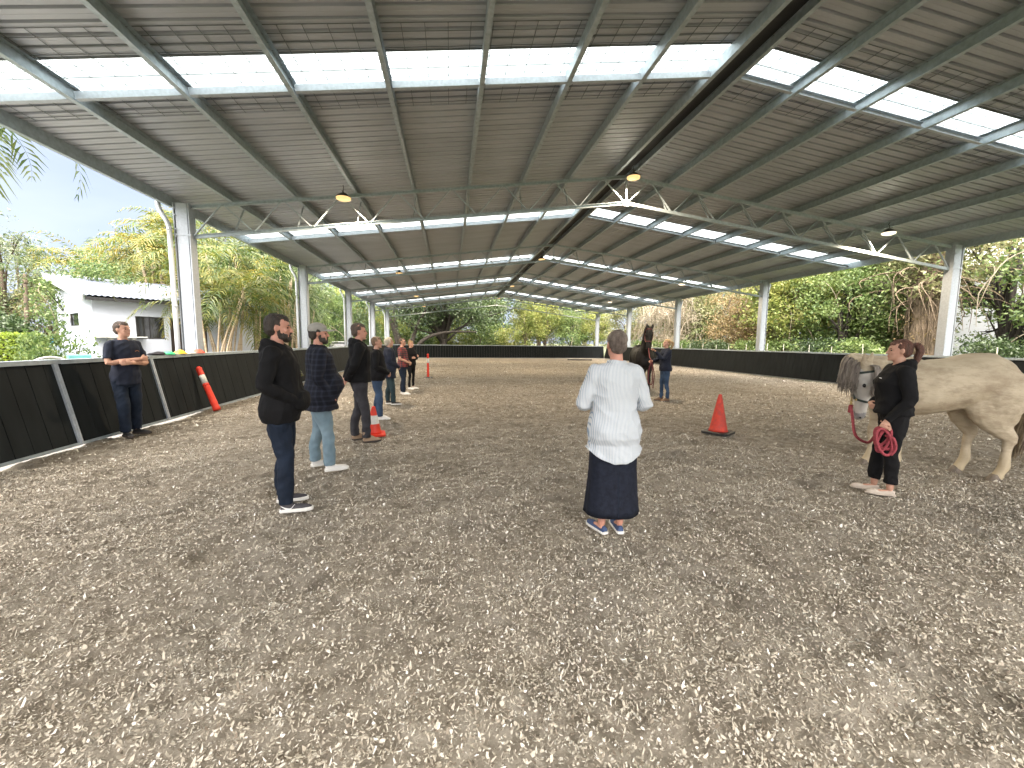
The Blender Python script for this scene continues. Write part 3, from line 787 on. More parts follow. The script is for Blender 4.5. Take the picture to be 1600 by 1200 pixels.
    for i, q in enumerate((1, -1)):
        e, wr_, hd, pn, cu = ps[i]
        sh_ = V((q*SH, -.012, 1.405)); e = V((q*e[0]*(.6+.4*w), e[1], e[2])); wr_ = V((q*wr_[0], wr_[1]+belly*.6, wr_[2]))
        ts = .86 if top == 'tee' else 1; gm.ell(sh_, (.074*w*ts, .076*ts, .074*ts)); gm.ell(sh_+V((-q*.05, 0, .018)), (.085, .074*ts, .062*ts))
        if sleeve == 'long':
            en = e.lerp(wr_, .96); gm.tube([sh_, sh_.lerp(e, .5), e, e.lerp(wr_, .35), en], [.074*w, .066*w, .058, .055, .038 if top == 'hoodie' else .042], 14, smooth=2, round_=False)
            if top == 'hoodie': gm.tube([e.lerp(wr_, .86), e.lerp(wr_, 1.0)], .034, 12, round_=False)
        elif sleeve == 'mid':
            en = e.lerp(wr_, .55); gm.tube([sh_, sh_.lerp(e, .5), e, en], [.074*w, .068*w, .062, .058], 14, smooth=2, round_=False)
        else:
            gm.tube([sh_, sh_.lerp(e, .45), sh_.lerp(e, .8)], [.063*w, .061*w, .062], 14, smooth=2, round_=False)
    if top == 'hoodie':
        gm.tube([(-.085, .03, 1.475), (-.10, -.06, 1.50), (0, -.115, 1.505), (.10, -.06, 1.50), (.085, .03, 1.475)], [(.020, .026), (.030, .038), (.036, .045), (.030, .038), (.020, .026)], 10, smooth=3)
        gm.ell((0, -.105, 1.44), (.105, .045, .075))
        gm.tube([(.085, .035, 1.475), (.05, .085, 1.44), (0, .105, 1.40)], [.022, .018, .014], 8, smooth=2); gm.tube([(-.085, .035, 1.475), (-.05, .085, 1.44), (0, .105, 1.40)], [.022, .018, .014], 8, smooth=2)
    else:
        ht = (.015, .036) if top != 'tee' else (.014, .014)
        gm.tube([((.074 if top != 'tee' else .084)*math.sin(a), -.020+.070*math.cos(a), 1.462+.008*(1-math.cos(a))) for a in np.linspace(0, 2*PI, 17)], [ht]*17, 8, up=(0, 0, 1), round_=False)
    if pose == 'pocket' and top == 'hoodie': gm.ell((0, .125+belly*.75, .985), (.175, .085, .105))
    if top == 'hoodie' or top == 'jacket': torso(gm, add+.008, z0=top_z) if False else None
    gm.xf(S)
    hem = top_z*k
    tg = fuse('top' if top != 'tee' else 't_shirt', gm, vox*1.15, top_m, t, smooth=3, wr=wrinkle(.0100, seed))
    if bottom == 'skirt':   # curved shirt tail: the hem rises at the sides
        for v in tg.data.vertices:
            q = (hem+.14-v.co.z)/.14
            if q > 0: v.co.z += min(q, 1.1)*.075*(abs(v.co.x)/.2)**2.2
    if top == 'shirt':
        cm_ = MB(); rr = []
        for rx, ry, z in ((.080, .078, 1.452), (.073, .071, 1.475), (.070, .068, 1.502), (.078, .076, 1.500), (.088, .086, 1.462)):
            rr.append([V((rx*math.cos(a_), -.018+ry*math.sin(a_), z-.020*max(0, math.sin(a_)))) for a_ in np.linspace(0, 2*PI, 29)[:-1]])
        cm_.rings(rr, caps=False); cm_.xf(S); cm_.build('collar', top_m, tg, smooth=True)
    # ---------- legs
    if bottom == 'trousers':
        pm = MB()
        prof = [(.76, -.005, .135, .095), (.84, -.008, .168, .118), (.92, -.012, .178, .130), (1.0, -.004, .168, .122), (1.03, 0, .160, .117)]
        R = []
        for z, cy, rx, ry in prof:
            bb_ = belly*math.exp(-((z-1.04)/.13)**2)
            R.append([V(((rx*w+.004+belly*.3)*math.copysign(abs(math.cos(a))**.9, math.cos(a)), cy+bb_*.3+(ry+bb_*.5)*math.sin(a), z)) for a in np.linspace(0, 2*PI, 25)[:-1]])
        pm.rings(R)
        for (fx, fy, fyaw), q in zip(feet, (1, -1)):
            kx = q*.095+.3*(fx-q*.095)
            pm.tube([(q*.088, -.008, .90), (q*.094, 0, .72), (kx, .012+fy*.5, .49), (fx, -.014+fy, .30), (fx, -.012+fy, bot_z+.01)], [(.100*w, .108*w), (.086*w, .092*w), (.066*cuff, .070*cuff), (.061*cuff, .064*cuff), (.054*cuff, .060*cuff)], 16, smooth=3, up=(0, 1, 0), round_=False)
        pm.xf(S)
        fuse('trousers', pm, vox*1.1, bot_m, t, smooth=2, wr=wrinkle(.0115, seed+5, 8, 3.5))
    else:   # long skirt, open underneath
        pm = MB(); R = []
        N = 72
        def sk_ring(z, rx, ry, ins=0):
            out = []
            for j in range(N):
                a = 2*PI*j/N; fo = 1+.035*math.sin(a*5+1)*max(0, (.9-z))*1.2+.018*math.sin(a*11+z*4)*max(0, .8-z)
                out.append(V(((rx-ins)*fo*math.cos(a), -.005+(ry-ins)*fo*math.sin(a), z)))
            return out
        lv = [(1.04, .158, .12), (.98, .180, .135), (.90, .196, .145), (.80, .200, .145), (.70, .198, .145), (.58, .200, .148), (.46, .208, .155), (.34, .218, .163), (.24, .228, .17), (.185, .235, .176)]
        for z, a_, b_ in lv: R.append(sk_ring(z, a_*w, b_*w))
        for z, a_, b_ in lv[::-1]: R.append(sk_ring(z+(.004 if z < .2 else 0), a_*w, b_*w, .006))
        pm.rings(R, caps=False); pm.xf(S); so = pm.build('skirt', bot_m, t, smooth=True)
        st = MB(); st.bar((0.0, -.178*w, .20), (0.0, -.146*w, .66), .004, .003, up=(0, 1, 0)); st.xf(S); st.build('skirt_seam', jean_dark, so)
    # ---------- shoes
    for (fx, fy, fyaw), q in zip(feet, (1, -1)):
        Fm = Matrix.Translation((fx, fy, 0)) @ Matrix.Rotation(-fyaw, 4, 'Z')
        hgt = {'sneaker': .085, 'boot': .12, 'slip': .062}[shoes]; sole_h = {'sneaker': .030, 'boot': .022, 'slip': .020}[shoes]
        out = [(-.070, .026), (-.055, .036), (0, .037), (.06, .042), (.12, .046), (.165, .040), (.195, .022), (.203, .006)]
        def outline(ins, z):
            return [V((x-ins if True else x, y, z)) for y, x in out]+[V((-(x-ins), y, z)) for y, x in out[::-1]]
        so = MB(); so.rings([outline(.004, .0), outline(0, .006), outline(0, sole_h), outline(.004, sole_h+.002)]); so.xf(S @ Fm)
        up_ = MB()
        prof = [(-.060, .030, hgt), (-.030, .035, hgt+.01), (.02, .036, hgt), (.07, .040, hgt*.78), (.12, .043, .062), (.165, .036, .05), (.190, .020, .040)]
        rg = []
        for y, x, h in prof:
            rg.append([V((x*math.cos(a)*(1 if math.sin(a) < .2 else .86), y, sole_h*.6+(h-sole_h*.6)*max(0, math.sin(a))**.7)) for a in np.linspace(-.15*PI, 1.15*PI, 13)])
        up_.rings(rg)
        if shoes == 'boot': up_.tube([(0, -.02, .06), (0, -.018, .16)], [(.042, .048), (.045, .05)], 14, up=(0, 1, 0), round_=False)
        up_.xf(S @ Fm)
        sh_o = fuse('shoe', up_, .005, [shoe_m], t, smooth=2)
        recalc(so.build('sole', sole_m or sole_white, sh_o, smooth=False))
    return t, HMk, k

EL = lambda **k: k
# lean man by the kick wall
wm, HMw, kk = person('man in dark t-shirt and jeans leaning against the kick wall with folded arms', (-5.10, 7.36, 0), (.93, -.38), H=1.81, w=.98, pose='crossed', top='tee', top_m=navyf, sleeve='short', top_z=.80, bot_m=jean_dark,
    shoe_m=shoe_black, sole_m=sole_dark, hair_m=hair_brown, hair='short', head_yaw=.30, head_pitch=.05, cuff=1.15, seed=3, feet=((.10, .06, .2), (-.11, -.02, -.3)), vox=.008)
m_ = MB(); m_.rings([[V((-.075+.030*math.cos(a)*q, .148, 1.345+.022*math.sin(a)*q)) for a in np.linspace(0, PI, 12)] for q in (1, .6)], caps=False)
m_.v = [(x, y+.012, z) for x, y, z in m_.v]; m_.build('chest_print', M('orange_print', (.35, .14, .05), .7), wm)
# line of people on the left
m1_, HM1, k1 = person('bearded man in black hoodie and dark jeans, nearest of the left line', (-1.53, 3.99, .005), (.98, .16), H=1.77, w=1.02, pose='pocket', top='hoodie', top_m=blackf, top_z=.80, bot_m=jean_dark,
    shoe_m=shoe_dark, sole_m=sole_white, hair_m=hair_dkbrown, hair='short', beard=hair_dkbrown, head_yaw=.10, head_pitch=-.03, belly=.045, seed=11, feet=((.15, .05, .0), (-.12, -.03, -.10)), skin_m=skin_pink, vox=.0065)
person('stocky bearded man in beige cap, dark checked shirt and pale jeans', (-1.53, 5.15, .005), (.93, .36), H=1.74, w=1.18, pose='pocket', arms=[((.27, -.05, 1.13), (.205, .02, .93), (-.25, .25, -.9), (-1, 0, 0), .5)]*2, top='shirt', top_m=plaid, top_z=.74, bot_m=jean_light, cap=True,
    shoe_m=shoe_white, sole_m=sole_white, hair_m=hair_dkbrown, hair='short', beard=hair_dkbrown, head_yaw=-.08, belly=.12, seed=21, feet=((.15, .07, -.05), (-.14, -.06, -.25)), skin_m=skin_pink, cuff=1.05, jaw=1.12, vox=.007)
person('tall man in black hoodie and charcoal trousers with hands behind his back', (-1.36, 6.52, .005), (.94, .30), H=1.80, w=.98, pose='behind', top='hoodie', top_m=blackf, top_z=.90, bot_m=trouser_grey,
    shoes='boot', shoe_m=shoe_tan, sole_m=sole_dark, hair_m=hair_brown, hair='short', head_yaw=-.05, seed=31, feet=((.11, .07, -.1), (-.11, -.07, -.3)), skin_m=skin_pink, vox=.008)
person('woman in black jacket half hidden behind the tall man', (-1.42, 8.38, .005), (.95, .1), H=1.62, w=1.0, pose='clasp', top='jacket', top_m=blackf, top_z=.84, bot_m=jean_mid, belly=.06,
    shoe_m=shoe_white, hair_m=hair_ltbrown, hair='short', seed=41, feet=((.10, .05, 0), (-.10, -.02, -.1)), vox=.009)
person('white haired woman in long black coat and teal jeans', (-1.46, 10.32, .005), (.93, .2), H=1.63, w=1.08, pose='clasp', top='jacket', top_m=navyf, top_z=.70, bot_m=jean_teal, belly=.05,
    shoe_m=shoe_black, sole_m=sole_white, hair_m=hair_white, hair='bob', seed=51, feet=((.10, .08, 0), (-.10, -.04, -.15)), vox=.010)
person('person in sunglasses and red checked t-shirt with clasped bare arms', (-1.37, 12.31, .005), (.9, -.15), H=1.63, w=1.02, pose='clasp', top='tee', top_m=redplaid, sleeve='short', top_z=.86, bot_m=jean_dark, glasses=True, belly=.05,
    shoe_m=shoe_white, hair_m=hair_brown, hair='short', seed=61, feet=((.10, .06, 0), (-.10, -.04, -.15)), vox=.010)
person('blond woman with top knot in black top and leggings, farthest of the left line', (-1.25, 13.62, .005), (.8, -.5), H=1.56, w=1.0, pose='crossed', top='jacket', top_m=blackf, top_z=.86, bot_m=blackf, cuff=.72, bust=.06,
    shoe_m=shoe_white, hair_m=hair_blond, hair='bun', seed=71, vox=.010)
# woman with her back to the camera
wsh, _, _ = person('woman in striped white shirt and long denim skirt standing with her back to the camera', (1.30, 3.10, .005), (.06, 1), H=1.64, w=1.04, pose='forward', top='shirt', top_m=striped, sleeve='long', top_z=.655, bottom='skirt', bot_m=denim_skirt,
    shoes='slip', shoe_m=shoe_blue, sole_m=sole_white, hair_m=hair_greybrown, hair='short', seed=81, shw=.163, feet=((.075, 0, .05), (-.085, .0, -.35)), belly=.03, vox=.006, skin_m=skin_pink, head_yaw=.04)
# handlers
rope_hand = None
hn_arms = [((.24, .0, 1.13), (.12, .17, 1.02), (-.9, .1, -.3), (0, -1, 0), .7), ((.255, -.06, 1.12), (.245, .10, .875), (.0, .35, -.95), (1, .0, 0), 1.15)]
hn, HMh, kh = person('young woman with auburn ponytail in black hoodie holding a coiled red rope', (4.52, 3.56, .005), (-.80, .60), H=1.60, w=1.06, pose='down', arms=[hn_arms[0], hn_arms[1]], top='hoodie', top_m=blackf, top_z=.93, bot_m=blackf, bot_z=.13,
    shoes='slip', shoe_m=shoe_beige, sole_m=shoe_beige, hair_m=hair_auburn, hair='ponytail', seed=91, feet=((.08, .10, .05), (-.08, 0, .0)), vox=.0065, bust=.05, belly=.02)
hf_arms = [((.24, .14, 1.16), (.10, .34, 1.13), (-.2, 1, .1), (0, 0, -1), .8), ((.235, .18, 1.20), (.15, .36, 1.42), (-.3, .6, .65), (0, .3, -1), .5)]
hf, _, _ = person('woman in navy jacket and blue jeans reaching up to the muzzle of the black horse', (5.70, 10.28, .005), (-1, .12), H=1.66, w=1.02, pose='down', arms=[hf_arms[0], hf_arms[1]], top='jacket', top_m=navyf, top_z=.86, bot_m=jean_mid,
    shoes='boot', shoe_m=shoe_brown, sole_m=sole_dark, hair_m=hair_blond, hair='ponytail', seed=101, vox=.009, head_pitch=.22, cuff=.85, feet=((.09, .05, .1), (-.09, -.05, -.1)))

# marks: swoosh on the black sneakers, chest lettering, shirt patch
def swoosh(parent, xf, flip):
    mb = MB(); pts_u = []; pts_l = []
    for i in range(9):
        s_ = i/8; y = -.055+.115*s_
        pts_u.append((y, .072-.030*math.sin(min(1, s_*1.4)*PI*.5)+.03*max(0, s_-.72)/.28*1.25)); 
        th = .013*math.sin(PI*min(1, s_*1.15+.05))+.0015
        pts_l.append((y+.003, pts_u[-1][1]-th))
    P = [V((.0425, y, z)) for y, z in pts_u]; Q = [V((.0425, y, z)) for y, z in pts_l]
    vs = []; 
    for a, b in zip(P, Q): vs += [a, b, a+V((.003, 0, 0)), b+V((.003, 0, 0))]
    fs = []
    for i in range(8):
        a = 4*i
        fs += [(a, a+4, a+5, a+1), (a+2, a+3, a+7, a+6), (a, a+2, a+6, a+4), (a+1, a+5, a+7, a+3)]
    mb.add(vs, fs); mb.xf(xf); mb.build('side_mark', swoosh_m, parent)
Sk = Matrix.Diagonal((k1, k1, k1, 1)); shs = [c for c in m1_.children if c.name.startswith('shoe')]
for sh_o, (fx, fy, yw) in zip(shs, ((.15, .05, .0), (-.12, -.03, -.10))):
    swoosh(sh_o, Sk @ Matrix.Translation((fx, fy, 0)) @ Matrix.Rotation(-yw, 4, 'Z'), 1)
mk = MB()
for i in range(6): mk.box((-.112+.010*i, .149+.0008*i, 1.215), (.007, .004, .006+.003*(i % 2)))
mk.build('chest_mark', swoosh_m, hn)

# ------------------------------------------------------------------ horses
def coat(name, c1, c2, c3, legc=None, rough=.6, leg_z=.42):
    """coat with patches; the lower legs and belly may be another colour"""
    m = M(name, c1, rough, 0, scale=9, col2=c2, bump=.8, bscale=45, spec=.3, stretch=(1, .45, 1), bdist=.008)
    nt = m.node_tree; b = nt.nodes['Principled BSDF']; src = b.inputs['Base Color'].links[0].from_socket
    tc = nn(nt, 'ShaderNodeTexCoord'); n = nn(nt, 'ShaderNodeTexNoise'); n.inputs['Scale'].default_value = 3.4; n.inputs['Detail'].default_value = 9; n.inputs['Roughness'].default_value = .72
    mp = nn(nt, 'ShaderNodeMapping'); mp.inputs['Scale'].default_value = (1, 1.0, 2.6)
    nt.links.new(tc.outputs['Object'], mp.inputs['Vector']); nt.links.new(mp.outputs['Vector'], n.inputs['Vector'])
    mr = nn(nt, 'ShaderNodeMapRange'); mr.inputs[1].default_value = .46; mr.inputs[2].default_value = .64; mr.inputs[4].default_value = .75
    nt.links.new(n.outputs['Fac'], mr.inputs[0])
    mx_ = nn(nt, 'ShaderNodeMix', data_type='RGBA'); nt.links.new(mr.outputs[0], mx_.inputs[0]); nt.links.new(src, mx_.inputs[6]); mx_.inputs[7].default_value = (*c3, 1)
    last = mx_.outputs[2]
    if legc:
        sx = nn(nt, 'ShaderNodeSeparateXYZ'); nt.links.new(tc.outputs['Object'], sx.inputs[0])
        ad = nn(nt, 'ShaderNodeMath', operation='MULTIPLY_ADD'); ad.inputs[1].default_value = .25; nt.links.new(n.outputs['Fac'], ad.inputs[0]); nt.links.new(sx.outputs['Z'], ad.inputs[2])
        cr_ = nn(nt, 'ShaderNodeValToRGB'); e = cr_.color_ramp.elements; e[0].position = .24; e[0].color = (1, 1, 1, 1); e[1].position = .5; e[1].color = (0, 0, 0, 1)
        nt.links.new(ad.outputs[0], cr_.inputs['Fac'])
        m2_ = nn(nt, 'ShaderNodeMix', data_type='RGBA'); nt.links.new(cr_.outputs['Color'], m2_.inputs[0]); nt.links.new(last, m2_.inputs[6]); m2_.inputs[7].default_value = (*legc, 1); last = m2_.outputs[2]
    nt.links.new(last, b.inputs['Base Color']); return m
cream = coat('cream_coat', (.56, .48, .355), (.44, .365, .26), (.29, .225, .155), (.48, .40, .27))
darkcoat = coat('black_coat', (.006, .005, .005), (.004, .0035, .0035), (.010, .007, .006), rough=.6)
face_w = M('white_face_coat', (.62, .59, .54), .6, 0, scale=12, col2=(.52, .49, .45))
muzzle_g = M('grey_muzzle', (.30, .29, .29), .6, scale=20, var=.2)
mane_g = hairmat('grey_mane', (.40, .35, .30), (.15, .125, .11)); mane_b = hairmat('black_mane', (.03, .02, .016), (.01, .007, .006)); tail_m = hairmat('blond_grey_tail', (.42, .34, .22), (.12, .085, .06))
hoof_m = M('hoof', (.16, .13, .10), .6, scale=20, var=.3); hoof_c = M('pale_hoof', (.42, .33, .20), .6, scale=20, var=.25)
halter_g = M('dark_green_halter', (.03, .045, .04), .6); brass = M('brass_clip', (.65, .50, .22), .35, .8); halter_r = M('maroon_halter', (.09, .012, .015), .6)

def basis(fwd, up_hint):
    z = V(fwd).normalized(); y = V(up_hint); y = (y-z*y.dot(z)).normalized(); x = y.cross(z)
    Mx = Matrix((x, y, z)).transposed().to_4x4(); return Mx
def horse(label, loc, heading, W, neck, head_dir, forehead, coat_m, mats, scale=1.0, front=((.15, .0), (-.15, .12)), hind=((.16, -.05), (-.15, .10)), vox=.013, croup=0, headm=None, girth=1.0):
    t = empty('horse', loc, face_heading(*heading), label, 'horse')
    S = Matrix.Diagonal((scale, scale, scale, 1))
    mb = MB(); R = []
    trunk = [(-.80, 1.08, .07, .10), (-.76, 1.07, .15, .20), (-.66, 1.09, .235, .30), (-.50, 1.125+croup*.5, .275, .335+croup*.5), (-.32, 1.135+croup*.5, .285, .315+croup*.5), (-.12, 1.085+croup*.25, .295, .318+croup*.2), (.10, 1.045, .305, .335), (.28, 1.05, .285, .345), (.42, 1.06, .245, .335), (.54, 1.06, .21, .28), (.64, 1.06, .155, .20), (.69, 1.06, .08, .11)]
    for y, cz, rx, rz in trunk:
        R.append([V((rx*girth*math.copysign(abs(math.cos(a))**.85, math.cos(a)), y, cz+rz*math.sin(a)*(1 if math.sin(a) > 0 else 1.0))) for a in np.linspace(0, 2*PI, 25)[:-1]])
    # spine narrower than the barrel
    mb.rings(R)
    mb.ell((0, .30, 1.33), (.09, .22, .10)); mb.ell((0, .58, .96), (.16, .13, .20))
    for q in (-1, 1):
        mb.ell((q*.17, .42, 1.02), (.11, .17, .27)); mb.ell((q*.16, -.56, 1.00), (.145, .24, .33)); mb.ell((q*.155, -.40, .86), (.10, .15, .20)); mb.ell((q*.15, -.60, .80), (.085, .15, .20))
    n = len(neck); rad = [(.155, .29), (.135, .235), (.115, .19), (.095, .155), (.085, .125)]
    ups = None
    # neck: tube with deep vertical section
    mb.tube(neck, [(a, b) for a, b in rad[:n]], 18, smooth=3, up=(0, 0, 1) if abs(V(neck[-1]).z-V(neck[0]).z) < .6 else (0, -1, .2))
    poll = V(neck[-1])
    B = Matrix.Translation(poll) @ basis(head_dir, forehead)   # z along the nose, y = forehead side
    hs = len(mb.v)
    hd = [(-.06, -.01, .060, .075), (0, -.01, .085, .105), (.07, -.015, .098, .122), (.15, -.022, .098, .130), (.22, -.022, .088, .118), (.30, -.008, .070, .092), (.38, .002, .058, .072), (.45, .002, .054, .062), (.51, -.002, .058, .060), (.555, -.008, .052, .052), (.585, -.012, .036, .036)]
    RR = []
    for z, cy, rx, ry in hd:
        RR.append([V((rx*math.copysign(abs(math.cos(a))**.85, math.cos(a))*(1 if math.sin(a) > -.3 else .8), cy+ry*math.sin(a), z)) for a in np.linspace(0, 2*PI, 21)[:-1]])
    mb.rings(RR)
    for q in (-1, 1):
        mb.ell((q*.062, -.055, .16), (.036, .075, .095)); mb.ell((q*.080, .045, .165), (.022, .030, .040))
        mb.tube([(q*.055, .0, -.03), (q*.072, .005, -.10), (q*.080, .012, -.165), (q*.074, .016, -.20)], [(.030, .022), (.040, .020), (.030, .014), (.006, .005)], 10, up=(0, 1, 0), smooth=2)
        mb.ell((q*.036, .020, .535), (.018, .020, .026))
    mb.ell((0, -.050, .545), (.034, .020, .034))
    mb.xf(B, hs)
    hooves = []
    for (fx, fy), q in zip(front, (1, -1)):
        x = fx
        mb.tube([(q*.155, .44, .90), (q*.15, .43+fy*.3, .76), (x, .43+fy*.7, .60), (x, .44+fy, .44), (x, .435+fy, .38), (x, .43+fy, .26), (x, .43+fy, .17), (x, .455+fy, .11), (x, .475+fy, .055)],
                [(.085, .13), (.072, .095), (.050, .060), (.045, .050), (.038, .043), (.034, .038), (.046, .050), (.042, .045), (.050, .052)], 14, smooth=2, up=(0, 1, 0))
        hooves.append((x, .49+fy))
    for (fx, fy), q in zip(hind, (1, -1)):
        x = fx
        mb.tube([(q*.15, -.52, 1.02), (q*.155, -.49, .86), (q*.155, -.50+fy*.4, .73), (x, -.575+fy*.7, .61), (x, -.665+fy, .50), (x, -.65+fy, .43), (x, -.645+fy, .32), (x, -.64+fy, .18), (x, -.61+fy, .11), (x, -.59+fy, .055)],
                [(.12, .22), (.12, .225), (.105, .175), (.074, .108), (.048, .070), (.040, .051), (.037, .043), (.049, .053), (.043, .047), (.052, .054)], 14, smooth=2, up=(0, 1, 0))
        mb.ell((x, -.70+fy, .51), (.022, .030, .035))
        hooves.append((x, -.57+fy))
    mb.xf(S)
    Bs = (S @ B); Bi = Bs.inverted()
    def pick(c, nrm):
        if len(mats['body']) < 2: return 0
        p = Bi @ c; p.z += .03*noise.noise(c*14)
        if -.06 < p.z < .7 and abs(p.x) < .15 and abs(p.y) < .20:
            return 2 if p.z > .50 else (1 if p.z > .0 else 0)
        return 0
    fold = lambda p, n: .006*noise.noise(V((p.x*6, p.y*7, p.z*5)))+.004*noise.noise(V((p.x*14, p.y*16, p.z*12)))
    fuse('body', mb, vox, mats['body'], t, smooth=3, wr=fold, pick=pick)
    for x, y in hooves:
        h = MB(); h.rings([[V((x+r*math.cos(a), y+off+r*1.12*math.sin(a), z)) for a in np.linspace(0, 2*PI, 17)[:-1]] for r, off, z in ((.060, .01, 0), (.058, .008, .015), (.046, -.012, .07), (.040, -.018, .085))]); h.xf(S); h.build('hoof', mats['hoof'], t, smooth=False)
    for q in (-1, 1):
        e = MB(); e.ell((q*.091, .052, .165), (.014, .018, .024)); e.xf(Bs); e.build('eye', M('horse_eye', (.01, .008, .006), .1) if q < 0 else bpy.data.materials['horse_eye'], t, smooth=True)
        e = MB(); e.ell((q*.044, .030, .555), (.009, .010, .013)); e.xf(Bs); e.build('nostril', blackm, t, smooth=True)
    # tail
    tm = MB()
    for i in range(90):
        a = random.random()*2*PI; r = random.random()*.035; ex = random.uniform(-.5, .5); L = random.uniform(.75, 1)
        px_, py_ = r*math.cos(a), r*math.sin(a)
        tm.tube([(px_*.6, -.77+py_*.5, 1.22), (px_, -.87+py_, 1.13), (px_*1.8+ex*.03, -.90+py_*1.6, .85), (px_*2.6+ex*.06, -.86+py_*2, .5), (px_*1.5+ex*.09, -.84+py_, 1.22-.98*L)], [.010, .016, .018, .014, .002], 5, smooth=2)
    tm.xf(S); tm.build('tail', mats['tail'], t, smooth=True)
    return t, Bs, S
def lock(mb, P, r=.012, n=5): mb.tube(P, [r*.6]+[r]*(len(P)-2)+[r*.15], n, smooth=2)

# pale horse behind the handler
neck = [(0, .42, 1.14), (-.02, .66, 1.20), (-.16, .88, 1.27), (-.38, .97, 1.27), (-.52, .90, 1.27)]
hw_, Bw, Sw = horse('cream grey horse with lowered head and dark grey mane, standing broadside behind the rope holder', (5.76, 4.14, 0), (-.90, .44), 1.45, neck, (.10, -.02, -1), (-.62, -.55, .05), cream,
    {'body': [cream, face_w, muzzle_g], 'hoof': hoof_m, 'tail': tail_m}, scale=1.0, croup=.02, front=((.13, .05), (-.13, -.10)), hind=((.15, .16), (-.15, -.02)), vox=.012, girth=1.06)
mm = MB(); random.seed(5)
crest = catmull([(0, .40, 1.43), (-.03, .66, 1.43), (-.17, .90, 1.45), (-.40, 1.00, 1.42), (-.53, .93, 1.37)], 12)
for i in range(420):
    c = crest[min(len(crest)-1, int((.25+.75*random.random()**.7)*len(crest)))]
    tn_ = V((.35, .95, 0)) if c.y < .85 else V((.25, 1.0, 0))
    o_ = V((.3*random.uniform(.2, 1), random.uniform(.5, 1.1), 0)).normalized()
    # hair falls to the outer (far from the camera body) side of the bend
    out_ = V((max(-.1, -(c.x+.1))*-.2, .9, 0)).normalized()
    L = random.uniform(.28, .46); w_ = random.uniform(.8, 1.2); j = V((random.uniform(-.03, .03), random.uniform(-.02, .02), random.uniform(-.015, .01)))
    p0 = c+j-V((0, 0, .035)); side_ = V((-.25, .85, 0)).normalized()*w_ if c.y > .6 else V((-1, .15, 0))*w_
    lock(mm, [p0, p0+side_*.015+V((0, 0, .012)), p0+side_*.05+V((0, 0, -.05)), p0+side_*.075+V((0, 0, -L*.55)), p0+side_*(.075+random.uniform(-.03, .03))+V((random.uniform(-.03, .03), random.uniform(-.02, .02), -L*random.uniform(.6, 1)))], random.uniform(.0035, .0075))
mm.build('mane', mane_g, hw_, smooth=True)
fm = MB()
for i in range(220):   # forelock, in head space
    x = random.uniform(-.05, .05); L = random.uniform(.16, .30); s_ = random.uniform(-.02, .09)
    lock(fm, [(x*.6, .04, -.06), (x, .105, -.05), (x*1.3+s_*.3, .128, .05), (x*1.4+s_*.7, .128, .05+L*.5), (x*1.5+s_, .110, .02+L)], random.uniform(.004, .007))
fm.xf(Bw); fm.build('forelock', mane_g, hw_, smooth=True)
def halter(t, Bs, mat, nz=.40):
    hb = MB()
    def loop(z, rx, ry, cy, tilt=0, r=.008):
        P = [V((rx*math.cos(a), cy+ry*math.sin(a), z+tilt*math.sin(a))) for a in np.linspace(0, 2*PI, 25)]
        hb.tube(P, [(.0045, .014)]*25, 6, up=(0, 0, 1), round_=False)
    loop(.345, .073, .090, .0, .02); 
    loop(.03, .098, .122, -.02, -.03)
    for q in (-1, 1):
        hb.tube([(q*.098, -.03, .03), (q*.104, -.075, .14), (q*.094, -.06, .25), (q*.073, -.02, .345)], [(.0045, .013)]*4, 6, smooth=2, up=(1, 0, 0), round_=False)
    hb.tube([(0, -.15, .10), (0, -.125, .24), (0, -.09, .335)], [(.012, .004)]*3, 6, up=(0, 1, 0), round_=False)
    hb.xf(Bs); h = hb.build('halter', mat, t, smooth=False)
    rg = MB()
    for q in (-1, 1): rg.lathe([(.016, -.003), (.019, 0), (.016, .003), (.013, 0)], (0, 0, 0), 12, caps=False) if False else rg.ell((q*.078, -.02, .345), (.006, .014, .014))
    rg.ell((0, -.095, .345), (.014, .006, .014)); rg.xf(Bs); rg.build('halter_ring', brass, h, smooth=True)
halter(hw_, Bw, halter_g)

# black horse with raised head
neckb = [(0, .42, 1.22), (.0, .62, 1.38), (.0, .78, 1.56), (.0, .90, 1.74), (0, .97, 1.86)]
hb_, Bb, Sb = horse('black horse facing the camera with pricked ears, its muzzle held by the far handler', (6.02, 12.30, 0), (-.28, -.96), 1.6, neckb, (.10, .34, -.94), (0.12, .94, .30), darkcoat,
    {'body': [darkcoat], 'hoof': hoof_m, 'tail': mane_b}, scale=1.04, vox=.016, front=((.13, 0), (-.13, .1)))
mm = MB(); crest = catmull([(0, .34, 1.42), (0, .50, 1.60), (.0, .68, 1.78), (0, .84, 1.93), (0, .93, 1.98)], 8)
for i in range(120):
    c = random.choice(crest); L = random.uniform(.15, .3)
    lock(mm, [c, c+V((.07, -.02, 0)), c+V((.12, .02, -L*.5)), c+V((.13, .03, -L))], .013)
mm.xf(Sb); mm.build('mane', mane_b, hb_, smooth=True)
halter(hb_, Bb, halter_r)
